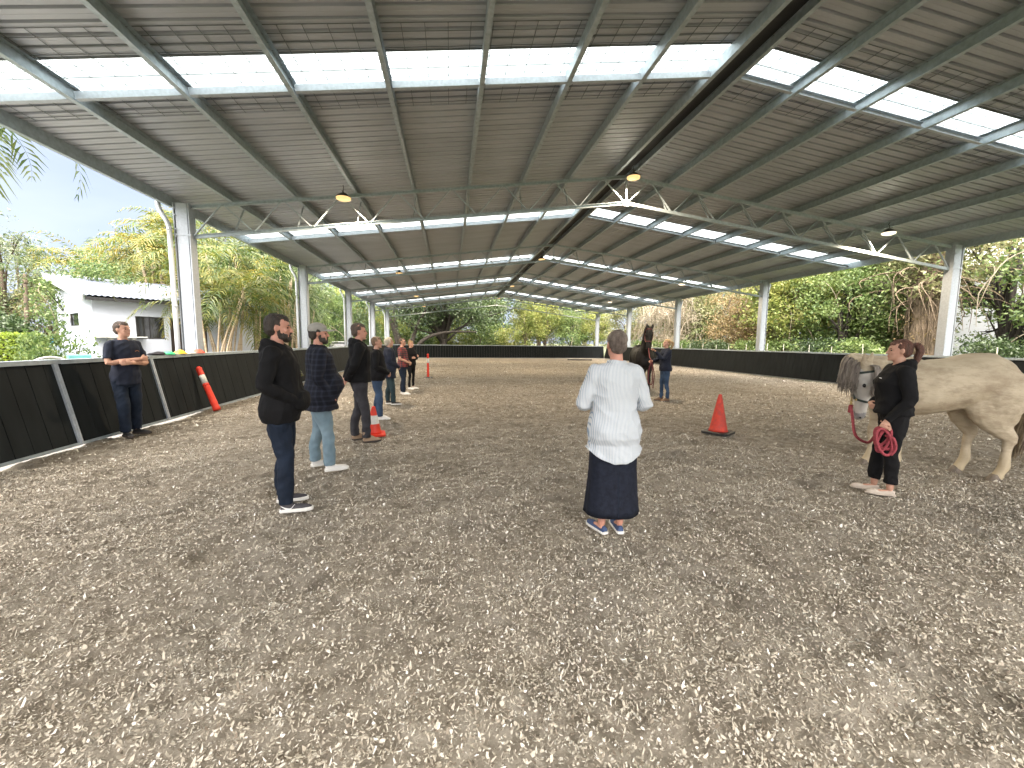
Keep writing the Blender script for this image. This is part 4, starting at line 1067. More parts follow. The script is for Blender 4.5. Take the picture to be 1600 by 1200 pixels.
# ------------------------------------------------------------------ ropes and props
def mat_of(o): return Matrix.Translation(o.location) @ Matrix.Rotation(o.rotation_euler.z, 4, 'Z')
ropem = M('red_rope', (.42, .07, .09), .8, 0, scale=60, col2=(.24, .035, .05), bump=1, bscale=140, bdist=.006)
ropeb = M('maroon_rope', (.16, .03, .035), .8, 0, scale=60, col2=(.09, .02, .02))
ring_w = mat_of(hw_) @ Bw @ V((0, -.10, .345))
Hm = mat_of(hn); hand_w = Hm @ V((-.265*kh, .13*kh, .80*kh))
t = empty('lead_rope', (hand_w.x, hand_w.y, 0), 0, 'thick red lead rope from the pale horse, coiled in the hand of its handler', 'lead rope')
mb = MB(); a = ring_w; h = hand_w
low = V(((a.x*.55+h.x*.45), (a.y*.55+h.y*.45), .50))
mb.tube([a-V((0, 0, .10)), a.lerp(low, .35)+V((-.03, 0, -.06)), low+V((-.09, .0, .06)), low+V((.05, -.02, -.02)), h.lerp(low, .35)+V((0, 0, -.03)), h], .0145, 10, smooth=6)
mb.build('rope', ropem, t, smooth=True, world=True)
mb = MB()
R3 = Matrix.Rotation(hn.rotation_euler.z, 3, 'Z')
for i in range(4):
    c = h+R3 @ V((-.012*i+.01, .0, -.095-.015*i)); pts = []
    for q in range(15):
        an = 2*PI*q/14; pts.append(c+R3 @ V((.012*math.sin(an+i)-.008*i+.02, (.046+.014*(i % 2))*math.sin(an), (.095+.012*i)*math.cos(an))))
        pts[-1] += R3 @ V((0, .03*math.cos(an)*(1 if i % 2 else -1), 0))
    mb.tube(pts, .0135, 8, smooth=2)
mb.tube([h+R3 @ V((0, -.02, -.08)), h+R3 @ V((-.03, -.07, -.10)), h+R3 @ V((-.03, -.09, -.20)), h+R3 @ V((-.03, -.06, -.26))], .0135, 8, smooth=3)
mb.build('rope_coil', ropem, t, smooth=True, world=True)
mb = MB(); mb.tube([a-V((0, 0, .0)), a-V((0, 0, .05))], .007, 8); mb.ell(a-V((0, 0, .03)), (.012, .008, .018)); mb.tube([a-V((0, 0, .05)), a-V((0, 0, .105))], .011, 8); mb.build('clip', brass, t, smooth=True, world=True)
mb = MB(); mb.tube([a-V((0, 0, .10)), a-V((.005, 0, .17))], .022, 10); mb.build('splice', ropem, t, smooth=True, world=True)
ring_b = mat_of(hb_) @ Bb @ V((0, -.10, .345)); hb = mat_of(hf) @ V((-.04, .40, 1.07))
mb = MB(); mb.tube([ring_b, ring_b.lerp(hb, .5)+V((0, 0, -.12)), hb, hb+V((-.06, 0, -.25)), hb+V((-.05, .02, -.55)), hb+V((.05, 0, -.60)), hb+V((.04, 0, -.2)), hb+V((.02, .0, -.02)), hb+V((.10, .0, -.35)), hb+V((.09, .02, -.72))], .014, 8, smooth=4)
o = mb.build('lead_rope', ropeb, smooth=True); tag(o, 'maroon lead rope of the black horse looped from the hand of the far handler', 'lead rope')

def bollard(loc, label, lean=None, base=True):
    t = empty('delineator_post', loc, 0, label, 'bollard')
    Mx = lean if lean is not None else Matrix()
    H = 1.03
    mb = MB(); mb.lathe([(.055, .03 if base else 0), (.056, .06), (.050, .09), (.050, .16), (.053, .18), (.050, .20), (.047, .50), (.050, .52), (.050, .55), (.046, .57)], n=20); mb.lathe([(.046, .57), (.046, .63)], n=20)
    mb.lathe([(.043, .83), (.047, .84), (.047, .86), (.043, .88), (.042, .97), (.048, .985), (.044, 1.0), (.03, 1.01), (.028, 1.03), (.012, H)], n=20); mb.lathe([(.041, .62), (.041, .85)], n=20)
    mb.xf(Mx); mb.build('post', redp, t, smooth=True)
    mb = MB(); mb.lathe([(.0445, .635), (.0445, .83)], n=20); mb.xf(Mx); mb.build('reflective_band', whiteband, t, smooth=True)
    if base:
        mb = MB(); mb.rings([[V((.19*sx*k_, .19*sy*k_, z)) for sx, sy in ((-1, -.75), (-.75, -1), (.75, -1), (1, -.75), (1, .75), (.75, 1), (-.75, 1), (-1, .75))] for z, k_ in ((.0, 1), (.025, .98), (.045, .5))]); mb.build('rubber_base', blackm, t)
    return t
bollard((-.94, 17.9, 0), 'red and white bollard standing on its base at the end of the line of people')
# leaning bollard: foot at the arena side, top against the wall
foot = V((-4.98, 9.62, .03)); topv = V((-5.40, 9.80, .95)); d = (topv-foot).normalized()
q = V((0, 0, 1)).rotation_difference(d).to_matrix().to_4x4()
bollard((foot.x, foot.y, foot.z), 'red and white bollard leaning against the kick wall', lean=q @ Matrix.Diagonal((1.3, 1.3, 1, 1)), base=False)

def cone(loc, label, H, r, band, rz=0, mat=redp):
    t = empty('traffic_cone', loc, rz, label, 'traffic cone', None)
    rt = .028
    def rr(z): return r+(rt-r)*z/H
    mb = MB(); mb.lathe([(r*1.05, .025), (rr(.06), .06)]+[(rr(H*q), H*q) for q in (.2, .4, .6, .8, .95)]+[(rt, H), (rt*.7, H+.008), (rt*.6, H-.02)], n=28); mb.build('cone_body', mat, t, smooth=True)
    if band:
        mb = MB(); mb.lathe([(rr(H*.40)+.002, H*.40), (rr(H*.70)+.002, H*.70)], n=28, caps=False); mb.build('reflective_band', whiteband, t, smooth=True)
    s = r*1.42
    mb = MB(); mb.rings([[V((s*a*k_, s*b*k_, z)) for a, b in ((-1, -.8), (-.8, -1), (.8, -1), (1, -.8), (1, .8), (.8, 1), (-.8, 1), (-1, .8))] for z, k_ in ((-.01, 1), (.022, 1), (.03, .9))]); mb.build('base', blackm if not band else redp, t)
    return t
cone((4.63, 6.46, .015), 'plain worn red traffic cone on a black base standing alone', .66, .155, False, .6, redw)
cone((-1.25, 6.93, .015), 'orange traffic cone with white band behind the boots of the tall man', .46, .125, True, .2)

# colourful flat marker hats on the wall
def hat(loc, col, label, nm, r=.14, h=.075):
    t = MB(); t.lathe([(r, 0), (r*.98, .008), (r*.72, h*.5), (r*.34, h*.95), (r*.22, h), (.01, h*.98)], n=24)
    o = t.build('marker_disc', M(nm, col, .45, var=.08), smooth=True); o.location = loc; tag(o, label, 'marker disc'); return o
zt = 1.243
hat((-5.60, 9.2, zt), (.03, .42, .16), 'green flat marker disc on the kick wall cap', 'green_plastic', .15, .06)
hat((-5.60, 9.58, zt), (.75, .47, .03), 'yellow marker disc on the kick wall cap', 'yellow_plastic', .13, .085)
hat((-5.60, 9.88, zt), (.75, .74, .70), 'white marker disc on the kick wall cap', 'white_plastic', .13, .055)
hat((-5.60, 10.2, zt), (.75, .10, .06), 'red marker disc on the kick wall cap', 'red_plastic', .14, .085)
mb = MB(); mb.ell((0, 0, .02), (.10, .22, .028)); mb.ell((.01, .1, .025), (.07, .10, .035)); mb.tube([(-.02, -.2, .01), (.03, -.05, .045), (0, .1, .05)], .02, 8, smooth=3)
o = fuse('folded_cloth', mb, .012, [trouser_grey], smooth=2, wr=wrinkle(.008, 2)); o.location = (-5.59, 8.86, zt+.0); tag(o, 'dark folded cloth lying on the kick wall cap beside the green disc', 'cloth')
# ground pole at the far end
mb = MB(); mb.tube([(10.3, 35.3, .05), (12.4, 35.0, .05)], .05, 12); o = mb.build('ground_pole', M('dark_pole', (.03, .03, .032), .6), smooth=True); tag(o, 'dark pole lying on the sand near the far end', 'ground pole')

# ------------------------------------------------------------------ white shed
C0 = V((-12.09, 16.2, 0)); e_ = V((.66872, .74351, 0)); n_ = V((-.74351, .66872, 0))
Rs = Matrix((e_, n_, V((0, 0, 1)))).transposed()
shed = empty('white_shed', C0, math.atan2(e_.y, e_.x), 'white rendered garden building with sloping pale metal roof', 'shed')
LU, LV = 5.1, 5.2; zl, zh = 2.93, 3.98
def wall_panel(mb, length, zfun, holes, th=.12, along='u', at=0):
    """wall split round its openings; holes = (a0,a1,z0,z1)"""
    cuts = sorted({0, length}|{h_[0] for h_ in holes}|{h_[1] for h_ in holes})
    for a, b in zip(cuts, cuts[1:]):
        hs = [h_ for h_ in holes if h_[0] <= a+1e-6 and h_[1] >= b-1e-6]
        spans = [(-.3, None)] if not hs else ([(-.3, hs[0][2])] if hs[0][2] > -.3 else [])+[(hs[0][3], None)]
        for z0, z1 in spans:
            za, zb = (zfun(a), zfun(b)) if z1 is None else (z1, z1)
            if along == 'u': P = lambda s_, o_, z: V((s_, at+o_, z))
            else: P = lambda s_, o_, z: V((at+o_, s_, z))
            vs = [P(a, 0, z0), P(b, 0, z0), P(b, 0, zb), P(a, 0, za), P(a, th, z0), P(b, th, z0), P(b, th, zb), P(a, th, za)]
            mb.add(vs, [(0, 1, 2, 3), (5, 4, 7, 6), (0, 4, 5, 1), (3, 2, 6, 7), (0, 3, 7, 4), (1, 5, 6, 2)])
hf_ = [(1.11, 1.94, 1.54, 2.37), (2.12, 2.52, -.3, 2.36), (3.00, 3.34, -.3, 2.38)]
mb = MB(); wall_panel(mb, LU, lambda s_: zl, hf_, along='u', at=0); mb.build('front_wall', whitep, shed)
mb = MB(); wall_panel(mb, LV-.12, lambda s_: zl+(zh-zl)*(s_)/LV, [(1.75, 3.1, 2.0, 2.48)], along='v', at=0)
for i in range(len(mb.v)): mb.v[i] = (mb.v[i][0], mb.v[i][1]+.121, mb.v[i][2])
mb.build('side_wall', whitep, shed)
mb = MB(); mb.box((LU/2, LV, 1.8), (LU-.25, .12, 4.1)); mb.box((LU+.0, LV/2, 1.3), (.12, LV-.3, 3.2)); mb.build('back_wall', whitep, shed)
roofp = M('pale_corrugated_roof', (.12, .14, .185), .6, .1, scale=3, col2=(.10, .118, .16))
mb = MB(); vs = []; k_ = 0; x = -.25
prof = []
while x < LU+.4: prof.append((x, .018*math.cos(k_*PI/2)*1.0)); x += .038; k_ += 1
for x, h in prof:
    for v_ in (-.32, LV+.35): vs.append((x, v_, zl+.09+(zh-zl)/LV*v_+h+.04))
mb.add(vs, [(2*i, 2*i+2, 2*i+3, 2*i+1) for i in range(len(prof)-1)]); mb.build('roof', roofp, shed)
mb = MB(); s_ = (zh-zl)/LV
mb.bar((-.26, -.33, zl+.02-s_*.33), (-.26, LV+.36, zl+.02+s_*(LV+.36)), .025, .22); mb.build('barge_board', M('grey_barge', (.33, .35, .37), .5, .2), shed)
mb = MB(); mb.bar((-.20, -.36, zl-.05), (LU+.35, -.36, zl-.05), .10, .10); mb.build('gutter', M('dark_gutter', (.02, .02, .022), .4), shed)
mb = MB(); mb.box((LU/2, -.17, zl-.03), (LU, .30, .012)); mb.build('soffit', M('dark_soffit', (.10, .10, .11), .6), shed)
def window(u0, u1, z0, z1, along='u', split=True):
    fr = MB(); t_ = .035; dep = .05
    B = (lambda a, o_, z, sa, so, sz: fr.box((a, o_, z), (sa, so, sz))) if along == 'u' else (lambda a, o_, z, sa, so, sz: fr.box((o_, a+.121, z), (so, sa, sz)))
    B((u0+u1)/2, .05, z0+t_/2, u1-u0, dep, t_); B((u0+u1)/2, .05, z1-t_/2, u1-u0, dep, t_)
    B(u0+t_/2, .05, (z0+z1)/2, t_, dep-.004, z1-z0-2*t_); B(u1-t_/2, .05, (z0+z1)/2, t_, dep-.004, z1-z0-2*t_)
    if split: B((u0+u1)/2, .05, (z0+z1)/2, .03, dep-.008, z1-z0-2*t_)
    w_ = fr.build('window', alu, shed)
    g = MB()
    if along == 'u': g.box(((u0+u1)/2, .06, (z0+z1)/2), (u1-u0-.02, .01, z1-z0-.02))
    else: g.box((.06, (u0+u1)/2+.121, (z0+z1)/2), (.01, u1-u0-.02, z1-z0-.02))
    g.build('pane', darkglass, w_)
window(1.11, 1.94, 1.54, 2.37); window(1.75, 3.1, 2.0, 2.48, 'v', False)
mb = MB(); mb.box((2.32, .07, 1.03), (.40, .04, 2.66)); mb.box((3.25, .07, 1.04), (.18, .04, 2.68)); mb.build('door', woodm, shed)
mb = MB(); mb.box((3.09, .10, 1.04), (.18, .03, 2.68)); mb.build('door_curtain', M('pale_door', (.45, .46, .48), .6), shed)
mb = MB(); mb.box((.63, -.22, 1.60), (1.35, .42, .045)); mb.box((.35, -.2, .65), (.10, .3, 1.85)); mb.box((.95, -.2, .65), (.10, .3, 1.85))
bn = mb.build('counter', M('grey_counter', (.42, .43, .42), .7)); bn.location = C0; bn.rotation_euler.z = shed.rotation_euler.z; tag(bn, 'grey counter shelf standing against the white building front', 'counter')

# dark ribbed fence and pale balustrade
fd = M('dark_fence_sheet', (.045, .05, .065), .5, .1)
t = empty('metal_fence', (-16.9, 18.2, 0), 0, 'dark ribbed metal fence between hedge and white building', 'fence')
mb = MB(); A_ = V((-20.5, 17.8, 0)); B_ = V((-15.3, 18.55, 0)); dd = (B_-A_).normalized(); pr = V((dd.y, -dd.x, 0)); L = (B_-A_).length; q = 0
vs = []
while q <= L: 
    ph = int(q/.09) % 4; vs += [A_+dd*q+pr*(.02 if ph in (0, 1) else 0)+V((0, 0, -.1)), A_+dd*q+pr*(.02 if ph in (0, 1) else 0)+V((0, 0, 1.46))]; q += .045
mb.add(vs, [(2*i, 2*i+2, 2*i+3, 2*i+1) for i in range(len(vs)//2-1)]); mb.build('sheet', fd, t, world=True)
mb = MB(); mb.bar(A_+V((0, 0, 1.48))+pr*.01, B_+V((0, 0, 1.48))+pr*.01, .05, .05); mb.build('rail', fd, t, world=True)
t = empty('balustrade', (-14.2, 17.2, 0), 0, 'pale picket balustrade in front of the white building side', 'balustrade')
mb = MB(); A_ = V((-15.2, 18.3, 0)); B_ = V((-13.0, 16.3, 0)); dd = (B_-A_).normalized(); L = (B_-A_).length
for zz in (.15, 1.30): mb.bar(A_+V((0, 0, zz)), B_+V((0, 0, zz)), .05, .045)
q = .0
while q < L: mb.bar(A_+dd*q+V((0, 0, -.1)), A_+dd*q+V((0, 0, 1.30)), .03, .03, up=dd); q += .17
mb.build('pickets', M('grey_blue_pickets', (.35, .40, .46), .5), t, world=True)
# blue folded umbrella by the fence and a wheel leaning behind the wall
mb = MB(); mb.tube([(0, 0, -.1), (0, 0, .5), (0, 0, .9), (0, 0, 1.35), (0, 0, 1.6)], [.02, .02, .07, .05, .02], 10); o = mb.build('folded_umbrella', M('blue_canvas', (.03, .22, .38), .8), smooth=True); o.location = (-15.1, 18.3, 0); tag(o, 'folded bright blue umbrella beside the dark fence', 'umbrella')
t = empty('wheel', (-8.0, 9.62, .80), 0, 'grey spoked wheel showing its top above the kick wall', 'wheel')
RW = Matrix.Rotation(.75, 4, 'Z') @ Matrix.Rotation(PI/2, 4, 'X')
mb = MB(); mb.tube([(.36*math.cos(a), .36*math.sin(a), 0) for a in np.linspace(0, 2*PI, 33)], .025, 8, round_=False); mb.xf(RW); mb.build('tyre', M('grey_tyre', (.25, .25, .25), .7), t, smooth=True)
mb = MB(); mb.lathe([(.05, -.03), (.05, .03)]); 
for i in range(6): a = PI*i/3; mb.tube([(0, 0, 0), (.35*math.cos(a), .35*math.sin(a), 0)], .008, 6)
mb.xf(RW); mb.build('spokes', galv, t)
t = empty('trailer_tray', (-7.9, 10.15, .6), .75, 'teal edged tray standing behind the kick wall near the wheel', 'tray')
mb = MB(); mb.box((0, 0, .55), (.34, .4, .08)); mb.build('tray', M('teal_plastic', (.10, .30, .31), .5), t)
mb = MB()
for a, b in ((-.24, -.17), (.24, -.17), (-.24, .17), (.24, .17)): mb.box((a, b, -.26), (.05, .05, 1.3))
mb.build('legs', galv, t)

# ------------------------------------------------------------------ vegetation
bark = M('bark', (.17, .13, .095), .9, 0, scale=5, col2=(.07, .055, .04), bump=1, bscale=18, stretch=(3, 3, .6), bdist=.03)
bark_dark = M('dark_bark', (.045, .037, .03), .9, 0, scale=5, col2=(.02, .017, .014), bump=1, bscale=18, stretch=(3, 3, .6), bdist=.03)
bark_vine = M('vine_bark', (.24, .18, .12), .95, 0, scale=7, col2=(.08, .06, .04), bump=1, bscale=14, stretch=(4, 4, .7), bdist=.05)
palm_bark = M('palm_stem', (.44, .36, .26), .8, 0, scale=4, col2=(.27, .21, .14), bump=.6, bscale=10, stretch=(.3, .3, 6), bdist=.01)
L_yel = leafmat('leaf_yellow_green', [(.06, .10, .018), (.12, .18, .028), (.21, .27, .045), (.36, .37, .08)])
L_olive = leafmat('leaf_olive', [(.055, .085, .022), (.12, .155, .045), (.22, .24, .08), (.34, .32, .15)])
L_dark = leafmat('leaf_dark', [(.018, .038, .012), (.032, .065, .02), (.055, .10, .03), (.10, .15, .05)], rough=.4, trans=.25)
L_mid = leafmat('leaf_mid', [(.035, .075, .02), (.065, .13, .03), (.12, .20, .045), (.22, .30, .08)])
L_grey = leafmat('leaf_grey_green', [(.06, .10, .045), (.11, .16, .075), (.18, .22, .12), (.28, .32, .20)])
L_tan = leafmat('leaf_tan', [(.16, .11, .04), (.30, .21, .08), (.42, .31, .13), (.50, .36, .15)])
L_straw = leafmat('straw', [(.30, .24, .14), (.42, .34, .22), (.52, .44, .30), (.60, .52, .38)])
L_palm = leafmat('palm_leaf', [(.03, .075, .012), (.065, .14, .02), (.12, .20, .03), (.32, .32, .05)], rough=.4)
L_palm_y = leafmat('palm_leaf_gold', [(.04, .10, .015), (.09, .175, .02), (.17, .24, .03), (.42, .34, .04)], rough=.4)
L_palm_g = leafmat('palm_leaf_green', [(.03, .07, .015), (.06, .12, .025), (.11, .18, .04), (.20, .25, .07)], rough=.4)
L_hedge = leafmat('hedge_leaf', [(.03, .07, .01), (.07, .14, .015), (.18, .28, .02), (.32, .42, .03)])

def leaves(P, size, rng, droop=.3, asp=.45, jit=.4):
    n = len(P); s = size*(1+jit*(rng.rand(n)-.5)*2)
    d = rng.randn(n, 3); d[:, 2] -= droop; d /= np.linalg.norm(d, axis=1)[:, None]
    r = rng.randn(n, 3); x = np.cross(d, r); x /= np.linalg.norm(x, axis=1)[:, None]+1e-9
    a = P; b = P+d*(s*.5)[:, None]+x*(s*asp*.5)[:, None]; c = P+d*s[:, None]; e = P+d*(s*.5)[:, None]-x*(s*asp*.5)[:, None]
    v = np.stack([a, b, c, e], 1).reshape(-1, 3); f = np.arange(n*4).reshape(-1, 4); return v, f
def crown_points(n, rad, rng, clump=.55, nclump=60, hollow=.45, seed=0):
    u = rng.randn(nclump, 3); u /= np.linalg.norm(u, axis=1)[:, None]
    rr = (hollow+(1-hollow)*rng.rand(nclump)**.6)
    lump = 1+.28*np.array([noise.noise(V((p[0]*1.7+seed, p[1]*1.7, p[2]*1.7))) for p in u])*2
    C = u*(rr*lump)[:, None]*np.array(rad)
    k = rng.randint(0, nclump, n); off = rng.randn(n, 3)*np.array([1, 1, .62])*clump*(.6+.8*rng.rand(nclump))[k][:, None]*.5
    return C[k]+off, C
def make_tree(name, H, rad, cz, nleaf, lsize, lm, bm_, seed, trunk_r=.2, nclump=60, clump=1.0, droop=.3, asp=.45, limbs=9, dead=0, dead_m=None, lean=0, hollow=.45):
    rng = np.random.RandomState(seed); random.seed(seed)
    t = empty(name)
    P, C = crown_points(nleaf, rad, rng, clump, nclump, hollow, seed)
    P = P+np.array([0, 0, cz]); C = C+np.array([0, 0, cz]); P[:, 2] = np.maximum(P[:, 2], .05)
    mb = MB(); top = V((lean, 0, cz+rad[2]*.3))
    if trunk_r > 0:
        base = V((0, 0, -.25)); m1 = base.lerp(top, .4)+V((random.uniform(-.2, .2), random.uniform(-.2, .2), 0)); m2 = base.lerp(top, .7)+V((random.uniform(-.3, .3), random.uniform(-.3, .3), 0))
        mb.tube([base, m1, m2, top], [trunk_r*1.25, trunk_r, trunk_r*.7, trunk_r*.3], 10, smooth=3)
        idx = rng.choice(len(C), min(limbs, len(C)), False)
        for i in idx:
            c = V(C[i]); s_ = random.uniform(.25, .85); p0 = base.lerp(m1, s_*1.6) if s_ < .5 else m1.lerp(m2, s_-.3)
            mid = p0.lerp(c, .5)+V((random.uniform(-.3, .3), random.uniform(-.3, .3), random.uniform(-.1, .5)))
            mb.tube([p0, mid, c], [trunk_r*.42, trunk_r*.26, trunk_r*.07], 7, smooth=3)
            for _ in range(3):
                c2 = c+V((random.uniform(-1, 1), random.uniform(-1, 1), random.uniform(-.4, .8)))*clump*.9; mb.tube([mid.lerp(c, random.uniform(.2, .8)), c.lerp(c2, .4)+V((0, 0, .1)), c2], [trunk_r*.13, trunk_r*.08, .006], 5, smooth=2)
        mb.build('trunk', bm_, t, smooth=True)
    v, f = leaves(P, lsize, rng, droop, asp); np_mesh('crown', v, f, lm, t)
    if dead:
        db = MB()
        for _ in range(dead):
            c = V(C[rng.randint(len(C))])+V((random.uniform(-.5, .5), random.uniform(-.5, .5), 0)); L = random.uniform(1, 3)
            q1 = c+V((random.uniform(-.5, .5)*L, random.uniform(-.5, .5)*L, -L*.5)); q2 = q1+V((random.uniform(-.3, .3), random.uniform(-.3, .3), -L*.6)); db.tube([c, c.lerp(q1, .5)+V((random.uniform(-.3, .3), .1, .2)), q1, q2], [.03, .025, .02, .008], 5, smooth=2)
        db.build('dry_vines', dead_m or L_straw, t, smooth=True)
    return t
protos = {}
def tp(key, **kw): protos[key] = make_tree('tree' if 'nm' not in kw else kw.pop('nm'), **kw)
tp('yel', H=9, rad=(2.6, 2.6, 3.6), cz=4.6, nleaf=13000, lsize=.21, lm=L_yel, bm_=bark, seed=11, nclump=80, clump=.95, dead=10)
tp('olive', H=9, rad=(2.7, 2.6, 3.8), cz=4.8, nleaf=13000, lsize=.20, lm=L_olive, bm_=bark, seed=12, nclump=80, clump=.95, dead=16)
tp('mid', H=9, rad=(2.7, 2.6, 3.6), cz=4.4, nleaf=14000, lsize=.20, lm=L_mid, bm_=bark_dark, seed=13, nclump=85, clump=.95, dead=6)
tp('dark', H=9, rad=(3.0, 3.0, 3.4), cz=4.6, nleaf=14000, lsize=.22, lm=L_dark, bm_=bark_dark, seed=14, nclump=80, clump=1.05)
tp('tan', H=6, rad=(2.0, 2.0, 3.0), cz=3.6, nleaf=9000, lsize=.18, lm=L_tan, bm_=bark, seed=15, nclump=60, clump=.85, dead=30)
tp('airy', H=10, rad=(3.6, 3.4, 3.6), cz=6.6, nleaf=9500, lsize=.22, lm=L_grey, bm_=bark, seed=16, nclump=75, clump=1.0, limbs=24, trunk_r=.22, hollow=.55)
tp('thin', H=9, rad=(2.8, 2.8, 3.8), cz=4.8, nleaf=3800, lsize=.19, lm=L_mid, bm_=bark_dark, seed=17, nclump=46, clump=.8, limbs=26, dead=14)
tp('shrub', nm='shrub', H=2, rad=(1.2, 1.2, .95), cz=.85, nleaf=4200, lsize=.15, lm=L_mid, bm_=bark, seed=18, nclump=34, clump=.5, trunk_r=.05)
tp('shrub_dark', nm='shrub', H=3, rad=(1.7, 1.7, 1.5), cz=1.4, nleaf=7000, lsize=.15, lm=L_dark, bm_=bark_dark, seed=19, nclump=44, clump=.6, trunk_r=.08)
tp('shrub_yel', nm='shrub', H=2, rad=(1.3, 1.3, .9), cz=.8, nleaf=4200, lsize=.15, lm=L_yel, bm_=bark, seed=20, nclump=34, clump=.5, trunk_r=.05)
tp('reeds', nm='bamboo', H=6, rad=(1.5, 1.5, 2.7), cz=3.2, nleaf=3200, lsize=.24, lm=L_straw, bm_=palm_bark, seed=21, nclump=40, clump=.8, trunk_r=.05, dead=90, droop=1.2, asp=.16)
used = set()
def put(key, x, y, label, cat='tree', group=None, s=1, sz=None, rz=None):
    src = protos[key]; o = src if key not in used else copy_tree(src); used.add(key)
    o.location = (x, y, -.1); o.rotation_euler = (0, 0, rz if rz is not None else random.uniform(0, 6.28)); o.scale = (s, s, sz or s)
    for k_ in ('label', 'category', 'group'):
        if k_ in o.keys(): del o[k_]
    return tag(o, label, cat, group)

# palms -----------------------------------------------------------
def frond(mb_v, mb_f, base, az, elev, L, rng, droop=1.0, lw=.03, ll=.42, nl=22, up=1.0):
    """arching frond with paired leaflets; appended to arrays"""
    d0 = np.array([math.cos(az), math.sin(az), 0]); pts = []; ang = elev; p = np.array(base, float); step = L/nl
    for i in range(nl+1):
        pts.append(p.copy()); dirv = d0*math.cos(ang)+np.array([0, 0, 1])*math.sin(ang); p = p+dirv*step; ang -= droop*(1.9/nl)*(.4+1.2*i/nl)
    side = np.array([-math.sin(az), math.cos(az), 0])
    for i in range(nl):
        a, b = pts[i], pts[i+1]; w = .012*(1-i/nl)+.003; k = len(mb_v); mb_v += [a+side*w, a-side*w, b-side*w, b+side*w]; mb_f.append((k, k+1, k+2, k+3))
        if i < nl*.14: continue
        t_ = i/nl; l_ = ll*math.sin(PI*min(1, .18+t_*.82))**.7; tg_ = (b-a)/np.linalg.norm(b-a); upv = np.cross(side, tg_)*-1
        for q in (-1, 1):
            dirl = side*q*.8+tg_*.55+upv*.30*up*(1-t_)+rng.randn(3)*.09; dirl /= np.linalg.norm(dirl)
            m = a+dirl*l_*.5; e = a+dirl*l_-np.array([0, 0, l_*.38*(.6+rng.rand()*.8)]); wv_ = tg_*lw
            k = len(mb_v); mb_v += [a, m+wv_*.5, m-wv_*.5, e]; mb_f.append((k, k+1, k+3, k+2))
def palm(name, stems, seed, leaf_m, nfr=9, L=2.2, ll=.52, label=None, loc=(0, 0, 0), group=None, cat='palm', bm_=None, r=.05, lw=.055, elev=(-.25, 1.35), dr=1.0):
    rng = np.random.RandomState(seed); random.seed(seed); t = empty(name, loc, 0, label, cat, group)
    for (bx, by, tx, ty, h) in stems:
        mb = MB()
        if h > .3:
            mb.tube([(bx, by, -.2), (bx*.7+tx*.3, by*.7+ty*.3, h*.45), (tx, ty, h)], [r*1.25, r, r*.8], 8, smooth=4)
            mb.tube([(tx, ty, h), (tx, ty, h+.35)], [r*1.15, r*.6], 8); mb.build('trunk', bm_ or palm_bark, t, smooth=True)
        vs, fs = [], []
        for i in range(nfr):
            az = 2*PI*i/nfr+rng.rand()*.7; el = elev[0]+(elev[1]-elev[0])*rng.rand(); frond(vs, fs, (tx, ty, h+.25 if h > .3 else .0), az, el, L*(.75+.4*rng.rand()), rng, dr, ll=ll, lw=lw)
        np_mesh('crown', np.array(vs), np.array(fs), leaf_m, t)
    return t
def clump(n, spread, hmin, hmax, seed):
    rs = random.Random(seed); out = []
    for i in range(n):
        a = rs.uniform(0, 6.28); r = rs.uniform(.1, .5); k_ = rs.uniform(.6, spread); out.append((r*math.cos(a), r*math.sin(a), k_*math.cos(a), k_*math.sin(a), rs.uniform(hmin, hmax)))
    return out
G1 = 'golden cane palms behind the house side wall'
palm('cane_palm', clump(8, 1.15, 2.2, 4.6, 1), 31, L_palm, 8, 2.3, label='clump of slim golden cane palms nearest the first left post', loc=(-8.3, 15.8, -.1), group=G1, r=.036)
palm('cane_palm', clump(9, 1.15, 2.6, 5.2, 2), 32, L_palm_y, 8, 2.4, label='yellowish cane palm clump second along the kick wall', loc=(-9.0, 18.6, -.1), group=G1, r=.036)
palm('cane_palm', clump(9, 1.15, 2.8, 5.2, 3), 33, L_palm, 8, 2.4, label='cane palm clump with leaning stems before the second left post', loc=(-8.9, 20.6, -.1), group=G1, r=.036)
palm('cane_palm', clump(9, 1.15, 2.8, 5.2, 4), 34, L_palm_g, 8, 2.6, label='darker cane palm clump just past the second left post', loc=(-9.0, 24.2, -.1), group=G1, r=.05)
palm('cane_palm', clump(7, 1.15, 3, 5.2, 5), 35, L_palm_g, 8, 2.6, label='green leafed cane palm clump farthest along the left wall', loc=(-9.6, 28.5, -.1), group=G1, r=.05)
palm('cane_palm', clump(8, 1.4, 4.6, 6.2, 6), 36, L_palm_y, 9, 3.0, ll=.7, label='bright golden palm clump rising behind the white building roof', loc=(-15.2, 24.8, -.1), r=.06, lw=.07)
palm('cane_palm', clump(6, 1.4, 4.4, 5.6, 7), 37, L_palm_y, 9, 3.0, ll=.6, label='green and gold palm clump behind the left end of the white building roof', loc=(-18.6, 26.0, -.1), r=.06, lw=.07)
palm('cane_palm', clump(6, 1.4, 4.8, 6.6, 8), 38, L_palm_y, 9, 2.8, ll=.6, label='tall golden palm clump between white building and first left post', loc=(-14.0, 23.2, -.1), r=.06, lw=.07)
palm('small_palm', [(0, 0, 0, 0, .2), (.5, .3, .5, .3, .2), (-.5, .5, -.5, .5, .2)], 39, L_palm, 11, 1.9, ll=.35, label='low bushy palm at the foot of the nearest cane clump', loc=(-7.3, 13.6, 0), elev=(.5, 1.3))
palm('small_palm', [(0, 0, 0, 0, .2), (.6, .6, .6, .6, .2)], 40, L_palm, 11, 1.7, ll=.35, label='low bushy palm behind the bearded man in the black hoodie', loc=(-7.2, 15.9, 0), elev=(.5, 1.3))
